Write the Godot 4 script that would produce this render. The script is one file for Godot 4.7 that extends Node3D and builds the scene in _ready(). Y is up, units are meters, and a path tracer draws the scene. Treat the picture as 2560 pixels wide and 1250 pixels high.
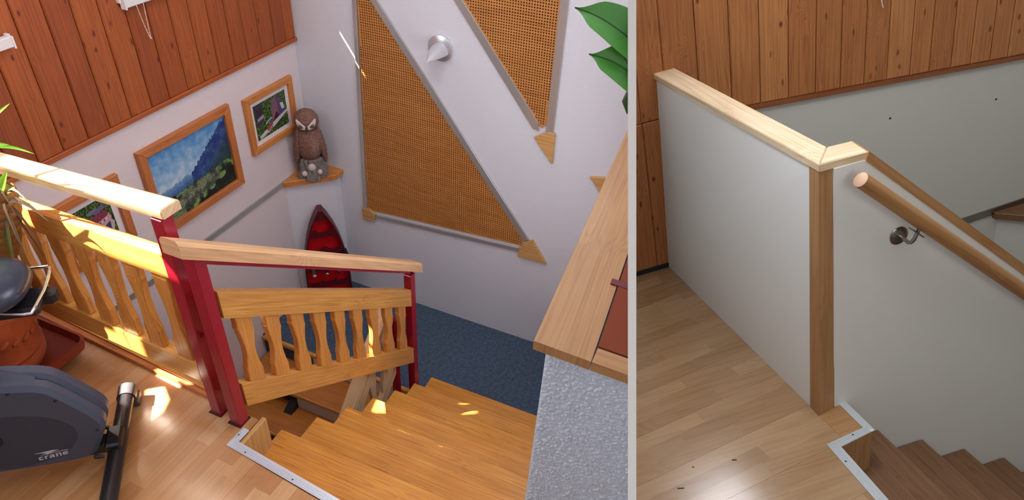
extends Node3D
# A stairwell seen before (left) and after (right) its refit: two stairwells side by side, with an added white wall between them.
# The left stairwell stands upright in world axes. The right one has axes of its own: R.

var R := Transform3D(Basis(Vector3(0.55311, 0.20353, 0.80786), Vector3(-0.28926, 0.95629, -0.04288), Vector3(-0.78128, -0.20997, 0.58781)).orthonormalized(), Vector3(0.5496, 0.48305, 0.08147))
var room := Transform3D()
var side := -1.0
const EYE := Vector3(0, 2.3, 0)
var wall_n := Vector3(0.955, 0.163, -0.247).normalized()
var half_t := 0.0048
var T := {}
var M := {}
var rng := RandomNumberGenerator.new()
var boxes := {}

# ---------------------------------------------------------------- mesh builder
class Mb:
	var p := PackedVector3Array()
	var t := PackedVector2Array()
	var g := PackedInt32Array()

	func tri(a: Vector3, b: Vector3, c: Vector3, o: Vector3, ua := Vector2(), ub := Vector2(), uc := Vector2(), grp := -1) -> void:
		if (a - c).cross(a - b).dot(o) < 0.0:
			p.append_array([a, c, b]); t.append_array([ua, uc, ub])
		else:
			p.append_array([a, b, c]); t.append_array([ua, ub, uc])
		g.append(grp)

	func poly(q: Array, o: Vector3, uv: Callable, grp := -1) -> void:
		for i in range(1, q.size() - 1):
			tri(q[0], q[i], q[i + 1], o, uv.call(q[0]), uv.call(q[i]), uv.call(q[i + 1]), grp)

	# chamfered box; the grain (u) runs along its longest side
	func cbox(c: Vector3, s: Vector3, b := 0.003, off := Vector2(), xf := Transform3D(), along := -1) -> void:
		var h := s * 0.5
		b = minf(b, 0.45 * minf(h.x, minf(h.y, h.z)) * 2.0)
		var L := along if along >= 0 else s.max_axis_index()
		for i in 3:
			var j := (i + 1) % 3
			var k := (i + 2) % 3
			for sg in [-1.0, 1.0]:
				var q := []
				for w in [[-1, -1], [1, -1], [1, 1], [-1, 1]]:
					var v := Vector3()
					v[i] = sg * h[i]; v[j] = w[0] * (h[j] - b); v[k] = w[1] * (h[k] - b)
					q.append(v)
				var o := Vector3(); o[i] = sg
				_put(q, o, L, i, c, off, xf)
				if b > 0.0:
					for sj in [-1.0, 1.0]:   # edge between face i and face j
						var e := []
						for w in [[0, -1], [0, 1], [1, 1], [1, -1]]:
							var v := Vector3()
							v[i] = sg * (h[i] - (b if w[0] else 0.0)); v[j] = sj * (h[j] - (0.0 if w[0] else b)); v[k] = w[1] * (h[k] - b)
							e.append(v)
						var oe := Vector3(); oe[i] = sg; oe[j] = sj
						_put(e, oe, L, i, c, off, xf)
		if b > 0.0:
			for sx in [-1.0, 1.0]:
				for sy in [-1.0, 1.0]:
					for sz in [-1.0, 1.0]:
						var q := []
						for i in 3:
							var v := Vector3(sx * (h.x - b), sy * (h.y - b), sz * (h.z - b))
							v[i] = [sx, sy, sz][i] * h[i]
							q.append(v)
						_put(q, Vector3(sx, sy, sz), L, L, c, off, xf)

	func _put(q: Array, o: Vector3, L: int, i: int, c: Vector3, off: Vector2, xf: Transform3D) -> void:
		var a := L
		var b := 3 - L - i
		if i == L:
			a = (L + 1) % 3; b = (L + 2) % 3
		var r := []
		var us := []
		for v in q:
			r.append(xf * (v + c)); us.append(Vector2(v[a] + c[a], v[b] + c[b]) + off)
		for n in range(1, q.size() - 1):
			tri(r[0], r[n], r[n + 1], xf.basis * o, us[0], us[n], us[n + 1])

	# a body with eight corners: 4 of one face, then 4 of the opposite face in the same order
	func hexa(q: Array, off := Vector2()) -> void:
		var m := Vector3()
		for v in q: m += v / 8.0
		var ax: Vector3 = (q[1] - q[0]) + (q[2] - q[3])
		var ay: Vector3 = (q[3] - q[0]) + (q[2] - q[1])
		var az: Vector3 = q[4] - q[0]
		var d: Vector3 = ax
		if ay.length() > d.length(): d = ay
		if az.length() * 2.0 > d.length(): d = az
		d = d.normalized()
		for f in [[0, 1, 2, 3], [4, 5, 6, 7], [0, 1, 5, 4], [1, 2, 6, 5], [2, 3, 7, 6], [3, 0, 4, 7]]:
			var c := Vector3()
			for i in f: c += q[i] / 4.0
			var nn: Vector3 = (q[f[2]] - q[f[0]]).cross(q[f[3]] - q[f[1]]).normalized()
			var o: Vector3 = nn if nn.dot(c - m) > 0 else -nn
			var e := o.cross(d)
			var dd := d
			if e.length() < 0.3:
				e = (q[f[1]] - q[f[0]]).normalized(); dd = o.cross(e)
			e = e.normalized()
			var fn := func(v: Vector3) -> Vector2: return Vector2(v.dot(dd), v.dot(e)) + off
			poly([q[f[0]], q[f[1]], q[f[2]], q[f[3]]], o, fn)

	func prism(pts: Array, z0: float, z1: float, xf := Transform3D(), b := 0.0, swap := false, off := Vector2()) -> void:
		var q := PackedVector2Array(pts)
		if Geometry2D.is_polygon_clockwise(q): q.reverse()
		var n := q.size()
		var ins := PackedVector2Array()
		for i in n:
			var e0 := (q[i] - q[(i + n - 1) % n]).normalized()
			var e1 := (q[(i + 1) % n] - q[i]).normalized()
			var n0 := Vector2(e0.y, -e0.x)
			var n1 := Vector2(e1.y, -e1.x)
			ins.append(q[i] - b * (n0 + n1) / maxf(0.35, 1.0 + n0.dot(n1)))
		var idx := Geometry2D.triangulate_polygon(ins)
		var fu := func(v: Vector2) -> Vector2: return (Vector2(v.y, v.x) if swap else v) + off
		for z in [[z0, -1.0], [z1, 1.0]]:
			for i in range(0, idx.size(), 3):
				var a := ins[idx[i]]
				var c := ins[idx[i + 1]]
				var d := ins[idx[i + 2]]
				tri(xf * Vector3(a.x, a.y, z[0]), xf * Vector3(c.x, c.y, z[0]), xf * Vector3(d.x, d.y, z[0]), xf.basis * Vector3(0, 0, z[1]), fu.call(a), fu.call(c), fu.call(d))
		for i in n:
			var j := (i + 1) % n
			var e := (q[j] - q[i]).normalized()
			var o := xf.basis * Vector3(e.y, -e.x, 0)
			var l := (q[j] - q[i]).length()
			var A := [Vector3(q[i].x, q[i].y, z0 + b), Vector3(q[j].x, q[j].y, z0 + b), Vector3(q[j].x, q[j].y, z1 - b), Vector3(q[i].x, q[i].y, z1 - b)]
			var ui := fu.call(q[i]) as Vector2
			var uj := fu.call(q[j]) as Vector2
			var w := Vector2(0, z1 - z0) if absf(uj.x - ui.x) > absf(uj.y - ui.y) else Vector2(z1 - z0, 0)
			tri(xf * A[0], xf * A[1], xf * A[2], o, ui, uj, uj + w)
			tri(xf * A[0], xf * A[2], xf * A[3], o, ui, uj + w, ui + w)
			if b > 0.0:
				for s in [[z0, z0 + b, -1.0], [z1, z1 - b, 1.0]]:
					var B := [Vector3(ins[i].x, ins[i].y, s[0]), Vector3(ins[j].x, ins[j].y, s[0]), Vector3(q[j].x, q[j].y, s[1]), Vector3(q[i].x, q[i].y, s[1])]
					var o2: Vector3 = o + xf.basis * Vector3(0, 0, s[2])
					tri(xf * B[0], xf * B[1], xf * B[2], o2, ui, uj, uj)
					tri(xf * B[0], xf * B[2], xf * B[3], o2, ui, uj, ui)

	func lathe(pr: Array, seg := 24, xf := Transform3D()) -> void:
		var grp := 1
		var len_ := 0.0
		for i in range(pr.size() - 1):
			var a: Vector2 = pr[i]
			var b: Vector2 = pr[i + 1]
			var d := b - a
			if i > 0:
				var d0: Vector2 = a - pr[i - 1]
				if absf(d0.angle_to(d)) > 0.7: grp += 1
			var nr := Vector2(d.y, -d.x)
			for k in seg:
				var t0 := TAU * k / seg
				var t1 := TAU * (k + 1) / seg
				var tm := (t0 + t1) * 0.5
				var o := xf.basis * Vector3(nr.x * cos(tm), nr.y, nr.x * sin(tm))
				var q := [Vector3(a.x * cos(t0), a.y, a.x * sin(t0)), Vector3(a.x * cos(t1), a.y, a.x * sin(t1)), Vector3(b.x * cos(t1), b.y, b.x * sin(t1)), Vector3(b.x * cos(t0), b.y, b.x * sin(t0))]
				var u := [Vector2(t0 * 0.1, len_), Vector2(t1 * 0.1, len_), Vector2(t1 * 0.1, len_ + d.length()), Vector2(t0 * 0.1, len_ + d.length())]
				if a.x > 1e-6: tri(xf * q[0], xf * q[1], xf * q[2], o, u[0], u[1], u[2], grp)
				if b.x > 1e-6: tri(xf * q[0], xf * q[2], xf * q[3], o, u[0], u[2], u[3], grp)
			len_ += d.length()

	func tube(path: Array, r, seg := 10, cap := true) -> void:
		var n := path.size()
		var up := Vector3(0.13, 0.97, 0.21)
		var rings := []
		var len_ := 0.0
		for i in n:
			var d: Vector3 = (path[mini(i + 1, n - 1)] - path[maxi(i - 1, 0)]).normalized()
			if absf(d.dot(up)) > 0.95: up = Vector3(1, 0.1, 0)
			var x := up.cross(d).normalized()
			var y := d.cross(x)
			up = y
			var rr: float = r[i] if r is Array else r
			var ring := []
			for k in seg + 1:
				ring.append(path[i] + (x * cos(TAU * k / seg) + y * sin(TAU * k / seg)) * rr)
			rings.append(ring)
		for i in n - 1:
			var l: float = (path[i + 1] - path[i]).length()
			for k in seg:
				var o: Vector3 = (rings[i][k] + rings[i][k + 1]) * 0.5 - path[i]
				var va := 0.15 * k / seg
				var vb := 0.15 * (k + 1) / seg
				tri(rings[i][k], rings[i][k + 1], rings[i + 1][k + 1], o, Vector2(len_, va), Vector2(len_, vb), Vector2(len_ + l, vb), 1)
				tri(rings[i][k], rings[i + 1][k + 1], rings[i + 1][k], o, Vector2(len_, va), Vector2(len_ + l, vb), Vector2(len_ + l, va), 1)
			len_ += l
		if cap:
			for e in [[0, 1], [n - 1, n - 2]]:
				var o: Vector3 = path[e[0]] - path[e[1]]
				for k in seg:
					tri(path[e[0]], rings[e[0]][k], rings[e[0]][k + 1], o, Vector2(), Vector2(0.01, 0), Vector2(0, 0.01))

	func sheet(f: Callable, nu: int, nv: int, flip := false, grp := 1) -> void:
		for i in nu:
			for j in nv:
				var u0 := float(i) / nu
				var u1 := float(i + 1) / nu
				var v0 := float(j) / nv
				var v1 := float(j + 1) / nv
				var a: Vector3 = f.call(u0, v0)
				var b: Vector3 = f.call(u1, v0)
				var c: Vector3 = f.call(u1, v1)
				var d: Vector3 = f.call(u0, v1)
				var o := (c - a).cross(d - b) * (-1.0 if flip else 1.0)
				if o.length_squared() < 1e-20: continue
				tri(a, b, c, o, Vector2(u0, v0), Vector2(u1, v0), Vector2(u1, v1), grp)
				tri(a, c, d, o, Vector2(u0, v0), Vector2(u1, v1), Vector2(u0, v1), grp)

	# a closed body round c: f(direction) gives the vector from c to the surface
	func blob(c: Vector3, f: Callable, nu := 24, nv := 16) -> void:
		sheet(func(u, v):
			var th = PI * v
			var ph = -TAU * u
			var d := Vector3(sin(th) * cos(ph), cos(th), sin(th) * sin(ph))
			return c + f.call(d), nu, nv, true)

	func moved(x: Transform3D) -> Mb:
		var m := Mb.new()
		m.p = x * p; m.t = t; m.g = g
		return m

	func clip(n: Vector3, d: float) -> Mb:   # keeps n.x <= d
		var m := Mb.new()
		for i in g.size():
			var s := []
			var kept := 0
			for k in 3:
				var h := n.dot(p[i * 3 + k]) - d
				s.append(h)
				if h <= 0.0: kept += 1
			if kept == 0: continue
			var q := []
			var u := []
			for k in 3:
				var l := (k + 1) % 3
				if s[k] <= 0.0:
					q.append(p[i * 3 + k]); u.append(t[i * 3 + k])
				if (s[k] <= 0.0) != (s[l] <= 0.0):
					var w: float = s[k] / (s[k] - s[l])
					q.append(p[i * 3 + k].lerp(p[i * 3 + l], w)); u.append(t[i * 3 + k].lerp(t[i * 3 + l], w))
			for k in range(1, q.size() - 1):
				m.p.append_array([q[0], q[k], q[k + 1]]); m.t.append_array([u[0], u[k], u[k + 1]]); m.g.append(g[i])
		return m

	func mesh() -> ArrayMesh:
		var st := SurfaceTool.new()
		st.begin(Mesh.PRIMITIVE_TRIANGLES)
		for i in g.size():
			st.set_smooth_group(g[i])
			for k in 3:
				st.set_uv(t[i * 3 + k]); st.add_vertex(p[i * 3 + k])
		st.generate_normals()
		return st.commit()

# ---------------------------------------------------------------- naming
func tag(o: Node, label := "", category := "", group := "", kind := "") -> void:
	if label: o.set_meta("label", label)
	if category: o.set_meta("category", category)
	if group: o.set_meta("group", group)
	if kind: o.set_meta("kind", kind)

func numbered(called: String) -> String:
	if not has_node(NodePath(called)): return called
	var k := 1
	while has_node(NodePath("%s_%03d" % [called, k])): k += 1
	return "%s_%03d" % [called, k]

func thing(called: String, label: String, category: String, at := Vector3.ZERO, group := "", kind := "", turn := Basis()) -> Node3D:
	var o := Node3D.new()
	o.name = numbered(called)
	add_child(o)
	o.transform = room * Transform3D(turn, at)
	tag(o, label, category, group, kind)
	return o

func world_of(n: Node) -> Transform3D:
	var x := Transform3D()
	while n != self:
		x = (n as Node3D).transform * x
		n = n.get_parent()
	return x

func obj(called: String, mb: Mb, m: Material, parent: Node, cut := false) -> MeshInstance3D:
	var w := mb.moved(room)
	if cut:
		w = w.clip(wall_n * -side, -half_t + (wall_n * -side).dot(EYE))
		if w.g.is_empty(): return null
	var mi := MeshInstance3D.new()
	mi.mesh = w.moved(world_of(parent).affine_inverse()).mesh()
	mi.material_override = m
	mi.name = called
	parent.add_child(mi, true)
	return mi

func box_mesh(s: Vector3, b: float, off := Vector2()) -> ArrayMesh:
	var key := "%s %s %s" % [s, b, off]
	if not boxes.has(key):
		var mb := Mb.new()
		mb.cbox(Vector3(), s, b, off)
		boxes[key] = mb.mesh()
	return boxes[key]

func piece(called: String, mesh: Mesh, m: Material, parent: Node, x: Transform3D) -> MeshInstance3D:
	var mi := MeshInstance3D.new()
	mi.mesh = mesh
	mi.material_override = m
	mi.name = called
	parent.add_child(mi, true)
	mi.transform = world_of(parent).affine_inverse() * room * x
	return mi

func at(v: Vector3) -> Transform3D:
	return Transform3D(Basis(), v)

func bx(c: Vector3, s: Vector3, b := 0.003, off := Vector2(), x := Transform3D(), along := -1) -> Mb:
	var m := Mb.new()
	m.cbox(c, s, b, off, x, along)
	return m

func hx(q: Array, off := Vector2()) -> Mb:
	var m := Mb.new()
	m.hexa(q, off)
	return m

func rnd_off() -> Vector2:
	return Vector2(rng.randf() * 3.0, rng.randf() * 3.0)

# ---------------------------------------------------------------- textures
func noise_bytes(w: int, h: int, W: int, H: int, seed_: int, freq: float, oct := 3) -> PackedByteArray:
	var n := FastNoiseLite.new()
	n.seed = seed_
	n.noise_type = FastNoiseLite.TYPE_SIMPLEX_SMOOTH
	n.frequency = freq
	n.fractal_octaves = oct
	var im := n.get_seamless_image(w, h)
	im.convert(Image.FORMAT_L8)
	if w != W or h != H: im.resize(W, H, Image.INTERPOLATE_CUBIC)
	return im.get_data()

func grain(seed_: int, contrast: float, rings: float, knots: int, dark := Vector3(0.56, 0.40, 0.30)) -> ImageTexture:
	var W := 1024
	var H := 512
	var f := noise_bytes(32, 512, W, H, seed_, 0.06, 4)
	var r := noise_bytes(12, 128, W, H, seed_ + 7, 0.022, 2)
	var s := noise_bytes(128, 128, W, H, seed_ + 9, 0.03, 2)
	var out := PackedByteArray()
	out.resize(W * H * 3)
	var kn := []
	var g := RandomNumberGenerator.new()
	g.seed = seed_
	for i in knots: kn.append([g.randi_range(60, W - 60), g.randi_range(30, H - 30), g.randf_range(6, 10), g.randf_range(6, 11), g.randf_range(0.35, 0.85)])
	var row_k := []
	for y in H:
		row_k = kn.filter(func(k): return absf(y - k[1]) < k[3] * 3.0)
		for x in W:
			var i := y * W + x
			var ph: float = r[i] * rings * 0.0009
			var k_dark := 0.0
			for k in row_k:
				var dx := (x - k[0]) / k[2] as float
				var dy := (y - k[1]) / k[3] as float
				var d2 := dx * dx * 0.4 + dy * dy
				if d2 < 9.0:
					ph += 2.0 * exp(-d2 * 0.5)
					k_dark += k[4] * exp(-d2 * d2 * 0.8)
			var ring := 0.5 + 0.5 * sin(ph * TAU)
			ring *= ring
			var a := clampf(contrast * (0.75 * (f[i] / 255.0) + 0.55 * ring * (0.4 + f[i] / 400.0) + 0.35 * (s[i] / 255.0)) + k_dark, 0.0, 1.25)
			out[i * 3] = int(255.0 * (1.0 - (1.0 - dark.x) * a) )
			out[i * 3 + 1] = maxi(0, int(255.0 * (1.0 - (1.0 - dark.y) * a)))
			out[i * 3 + 2] = maxi(0, int(255.0 * (1.0 - (1.0 - dark.z) * a)))
	var im := Image.create_from_data(W, H, false, Image.FORMAT_RGB8, out)
	return ImageTexture.create_from_image(im)

func mottled(seed_: int, freq: float, oct: int, lo: float, hi: float, size := 256) -> ImageTexture:
	var b := noise_bytes(size, size, size, size, seed_, freq, oct)
	for i in b.size(): b[i] = int(clampf(lerpf(lo, hi, b[i] / 255.0), 0, 1) * 255)
	return ImageTexture.create_from_image(Image.create_from_data(size, size, false, Image.FORMAT_L8, b))

func mat(c: Color, rough: float, tex: Texture2D = null, scale := Vector3.ONE, metal := 0.0) -> StandardMaterial3D:
	var m := StandardMaterial3D.new()
	m.albedo_color = c
	m.roughness = rough
	m.metallic = metal
	if tex:
		m.albedo_texture = tex
		m.uv1_scale = scale
	return m

func bumpy(m: StandardMaterial3D, tex: Texture2D, scale: float, cm: float) -> StandardMaterial3D:
	m.heightmap_enabled = true
	m.heightmap_texture = tex
	m.heightmap_scale = cm
	m.uv1_triplanar = true
	m.uv1_scale = Vector3.ONE * scale
	return m

func c8(r: int, g: int, b: int) -> Color:
	return Color(r / 255.0, g / 255.0, b / 255.0)

func make_materials() -> void:
	T.pine = grain(11, 0.36, 46.0, 14)
	T.clear = grain(23, 0.34, 62.0, 0)
	T.soft = grain(37, 0.34, 26.0, 0, Vector3(0.66, 0.52, 0.40))
	T.floor = grain(53, 0.2, 14.0, 0, Vector3(0.66, 0.52, 0.40))
	T.plaster = mottled(5, 0.09, 3, 0.0, 1.0)
	T.carpet = mottled(8, 0.06, 4, 0.72, 1.0)
	T.fine = mottled(9, 0.3, 2, 0.0, 1.0)
	var ws := Vector3(1.0 / 1.2, 1.0 / 0.42, 1)
	for i in 3:
		M["board%d" % i] = mat([c8(178, 92, 36), c8(168, 84, 32), c8(186, 99, 40)][i], 0.62, T.pine, ws)
		M["rboard%d" % i] = mat([c8(202, 136, 80), c8(192, 126, 73), c8(210, 145, 88)][i], 0.45, T.pine, ws)
	M.trim_wood = mat(c8(196, 104, 46), 0.55, T.clear, ws)
	M.rtrim_wood = mat(c8(160, 98, 58), 0.45, T.clear, ws)
	M.frame = mat(c8(232, 154, 80), 0.4, T.clear, ws)
	M.cap_slope = mat(c8(242, 196, 146), 0.32, T.soft, ws)
	M.frame_dark = mat(c8(218, 138, 76), 0.4, T.clear, ws)
	M.cap = mat(c8(246, 214, 168), 0.32, T.soft, ws)
	M.rail = mat(c8(240, 178, 92), 0.3, T.clear, ws)
	M.baluster = mat(c8(240, 170, 86), 0.3, T.clear, ws)
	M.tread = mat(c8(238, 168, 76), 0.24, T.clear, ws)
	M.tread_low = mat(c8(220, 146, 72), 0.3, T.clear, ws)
	M.maple = mat(c8(222, 176, 112), 0.35, T.soft, ws)
	M.slab = mat(c8(176, 136, 90), 0.38, T.soft, ws)
	M.red = mat(c8(160, 20, 42), 0.25)
	M.white = mat(c8(230, 216, 214), 0.9)
	bumpy(M.white, T.plaster, 7.0, 0.12)
	M.white_back = mat(c8(228, 227, 231), 0.9)
	bumpy(M.white_back, T.plaster, 9.0, 0.2)
	M.rough_plaster = mat(c8(210, 224, 236), 0.95)
	M.party = mat(c8(252, 252, 252), 0.9)
	M.ceiling = mat(c8(225, 215, 205), 0.9)
	M.subfloor = mat(c8(120, 84, 56), 0.8)
	M.carpet = mat(c8(82, 101, 122), 0.95, T.carpet)
	M.carpet.uv1_triplanar = true
	M.carpet.uv1_scale = Vector3.ONE * 2.0
	M.black = mat(c8(26, 24, 26), 0.5)
	M.grey_riser = mat(c8(228, 224, 222), 0.6)
	M.metal = mat(c8(194, 190, 185), 0.3, null, Vector3.ONE, 0.6)
	M.alu = mat(c8(222, 228, 236), 0.33, null, Vector3.ONE, 0.55)
	M.steel = mat(c8(150, 146, 140), 0.25, null, Vector3.ONE, 1.0)
	M.chrome = mat(c8(225, 225, 228), 0.1, null, Vector3.ONE, 1.0)
	M.perf = mat(c8(212, 144, 72), 0.55, T.soft, ws)
	M.dark_backing = mat(c8(46, 26, 20), 0.9)
	M.rust = mat(c8(116, 50, 22), 0.9)
	M.paper = mat(c8(236, 226, 226), 0.7)
	M.plastic_white = mat(c8(228, 224, 222), 0.5)
	M.bead = mat(c8(236, 214, 186), 0.5)
	M.terracotta = mat(c8(206, 104, 58), 0.75, mottled(31, 0.02, 4, 0.72, 1.0), Vector3.ONE)
	M.tray = mat(c8(150, 60, 38), 0.45)
	M.rubber = mat(c8(24, 24, 26), 0.6)
	M.bike = mat(c8(74, 83, 102), 0.5)
	M.bike_dark = mat(c8(58, 64, 80), 0.6)
	M.bike_black = mat(c8(30, 29, 32), 0.32)
	M.grey_cap = mat(c8(78, 76, 80), 0.4)
	M.seat = mat(c8(38, 44, 60), 0.3)
	M.logo = mat(c8(205, 208, 216), 0.5)
	M.leaf = mat(c8(84, 150, 42), 0.35)
	M.leaf.backlight_enabled = true
	M.leaf.backlight = c8(120, 170, 40)
	M.leaf_big = mat(c8(62, 126, 42), 0.35)
	M.leaf_dark = mat(c8(30, 70, 28), 0.5)
	M.dry = mat(c8(140, 112, 84), 0.7)
	M.trunk = mat(c8(150, 104, 50), 0.85)
	M.soil = mat(c8(58, 36, 28), 0.95)
	M.owl = mat(c8(168, 120, 102), 0.85, mottled(41, 0.04, 5, 0.55, 1.0), Vector3(1, 1, 1))
	M.owl.uv1_triplanar = true
	M.owl.uv1_scale = Vector3.ONE * 6.0
	M.owl_light = mat(c8(190, 146, 128), 0.85, M.owl.albedo_texture)
	M.owl_light.uv1_triplanar = true
	M.owl_light.uv1_scale = Vector3.ONE * 6.0
	M.owl_pale = mat(c8(214, 196, 184), 0.85)
	M.owl_beak = mat(c8(60, 50, 48), 0.5)
	M.owl_eye = mat(c8(120, 104, 84), 0.25)
	M.stump = mat(c8(190, 176, 168), 0.9, mottled(43, 0.06, 4, 0.35, 1.0), Vector3.ONE)
	M.stump.uv1_triplanar = true
	M.stump.uv1_scale = Vector3.ONE * 9.0
	M.wine_red = mat(c8(226, 20, 32), 0.4)
	M.wine_dark = mat(c8(92, 14, 26), 0.45)
	M.glass_dark = mat(c8(24, 22, 22), 0.12)
	M.bottle_neck = mat(c8(70, 50, 48), 0.4)
	M.gold = mat(c8(214, 176, 96), 0.35, null, Vector3.ONE, 0.8)
	M.cork = mat(c8(226, 220, 210), 0.6)
	M.shade = mat(c8(206, 204, 208), 0.45, null, Vector3.ONE, 0.35)
	M.lamp_metal = mat(c8(216, 220, 224), 0.3, null, Vector3.ONE, 0.7)
	# right stairwell
	M.rwhite = mat(c8(206, 204, 198), 0.85)
	M.panel = mat(c8(228, 228, 228), 0.6)
	M.roak = mat(c8(242, 222, 190), 0.3, T.soft, ws)
	M.roak_post = mat(c8(184, 142, 98), 0.45, T.soft, ws)
	M.handrail = mat(c8(186, 140, 92), 0.45, T.soft, ws)
	M.endgrain = mat(c8(196, 158, 130), 0.6)
	M.rtread = mat(c8(138, 103, 74), 0.4, T.clear, ws)
	for i in 5:
		M["strip%d" % i] = mat([c8(208, 158, 106), c8(200, 147, 93), c8(216, 170, 120), c8(204, 153, 100), c8(194, 139, 86)][i], 0.3, T.floor, ws)
		M["strip%d" % i].clearcoat_enabled = true
		M["strip%d" % i].clearcoat = 0.8
		M["strip%d" % i].clearcoat_roughness = 0.2
		M["rstrip%d" % i] = mat([c8(180, 146, 110), c8(174, 139, 103), c8(186, 153, 117), c8(178, 143, 107), c8(169, 134, 98)][i], 0.22, T.floor, ws)
		M["rstrip%d" % i].clearcoat_enabled = true
		M["rstrip%d" % i].clearcoat = 0.8
		M["rstrip%d" % i].clearcoat_roughness = 0.22

# ---------------------------------------------------------------- pictures
func paint(im: Image, pts: Array, c: Color) -> void:
	var W := im.get_width()
	var H := im.get_height()
	var q := PackedVector2Array()
	var lo := Vector2(1, 1)
	var hi := Vector2(0, 0)
	for i in range(0, pts.size(), 2):
		var v := Vector2(pts[i], pts[i + 1])
		q.append(v); lo = lo.min(v); hi = hi.max(v)
	for y in range(maxi(0, int(lo.y * H)), mini(H, int(hi.y * H) + 1)):
		for x in range(maxi(0, int(lo.x * W)), mini(W, int(hi.x * W) + 1)):
			if Geometry2D.is_point_in_polygon(Vector2((x + 0.5) / W, (y + 0.5) / H), q): im.set_pixel(x, y, c)

func print_mat(im: Image) -> StandardMaterial3D:
	var m := mat(Color.WHITE, 0.35, ImageTexture.create_from_image(im))
	return m

func landscape() -> Image:
	var W := 384
	var H := 300
	var im := Image.create(W, H, false, Image.FORMAT_RGB8)
	var n := FastNoiseLite.new()
	n.seed = 3; n.frequency = 0.02; n.fractal_octaves = 5
	var n2 := FastNoiseLite.new()
	n2.seed = 9; n2.frequency = 0.11; n2.fractal_octaves = 3
	var n3 := FastNoiseLite.new()
	n3.seed = 31; n3.frequency = 0.22; n3.fractal_octaves = 2
	for x in W:
		var u := float(x) / W
		var ridge := 0.56 - 0.10 * u + 0.03 * n.get_noise_2d(x * 2.0, 5)                    # far hazy ridge
		var m := 1.0
		if u > 0.45: m = lerpf(0.54, 0.03, pow((u - 0.45) / 0.55, 0.9)) + 0.05 * n.get_noise_2d(x * 3.0, 90)
		var foot := 0.70 - 0.08 * u + 0.03 * n.get_noise_2d(x, 200)
		for y in H:
			var v := float(y) / H
			var a := n.get_noise_2d(x, y)
			var b := n2.get_noise_2d(x, y)
			var c: Color
			if v < minf(ridge, m):
				c = c8(84, 146, 200).lerp(c8(196, 214, 226), clampf(v / 0.6 + 0.5 * a, 0, 1))
			elif v > m and v < foot:
				c = c8(30, 58, 120).lerp(c8(70, 104, 150), clampf(0.35 + 0.9 * a + 0.35 * b, 0, 1)).lerp(c8(38, 66, 58), clampf((v - m - 0.18) * 3.0, 0, 0.8))
				if b > 0.5 and a > 0.05 and v < m + 0.2: c = c8(140, 158, 184)
			elif v < foot:
				c = c8(122, 160, 200).lerp(c8(44, 84, 136), clampf((v - ridge) / 0.16 + 0.4 * b, 0, 1))
			else:
				c = c8(34, 58, 40).lerp(c8(88, 128, 62), clampf(0.5 + 1.6 * a, 0, 1))
				if a > 0.10: c = c8(132, 164, 82) if b > -0.1 else c8(98, 136, 60)
				if a < -0.12: c = c8(26, 40, 34)
				var t := n3.get_noise_2d(x, y)
				var village := 1.0 - absf(v - (0.93 - 0.30 * u)) / 0.17
				if u < 0.80 and village > 0.0 and t > 0.40 - 0.24 * village + 0.5 * maxf(0.0, -a): c = [c8(206, 188, 184), c8(150, 116, 112), c8(226, 218, 214)][(x * 7 + y * 13) % 3]
				elif village > 0.25 and u < 0.8 and t < -0.12: c = c8(48, 66, 44)
				if v > 1.02 - 0.42 * maxf(0.0, u - 0.35) + 0.06 * a: c = c.lerp(c8(12, 18, 20), 0.8)
			im.set_pixel(x, y, c)
	return im

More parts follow.
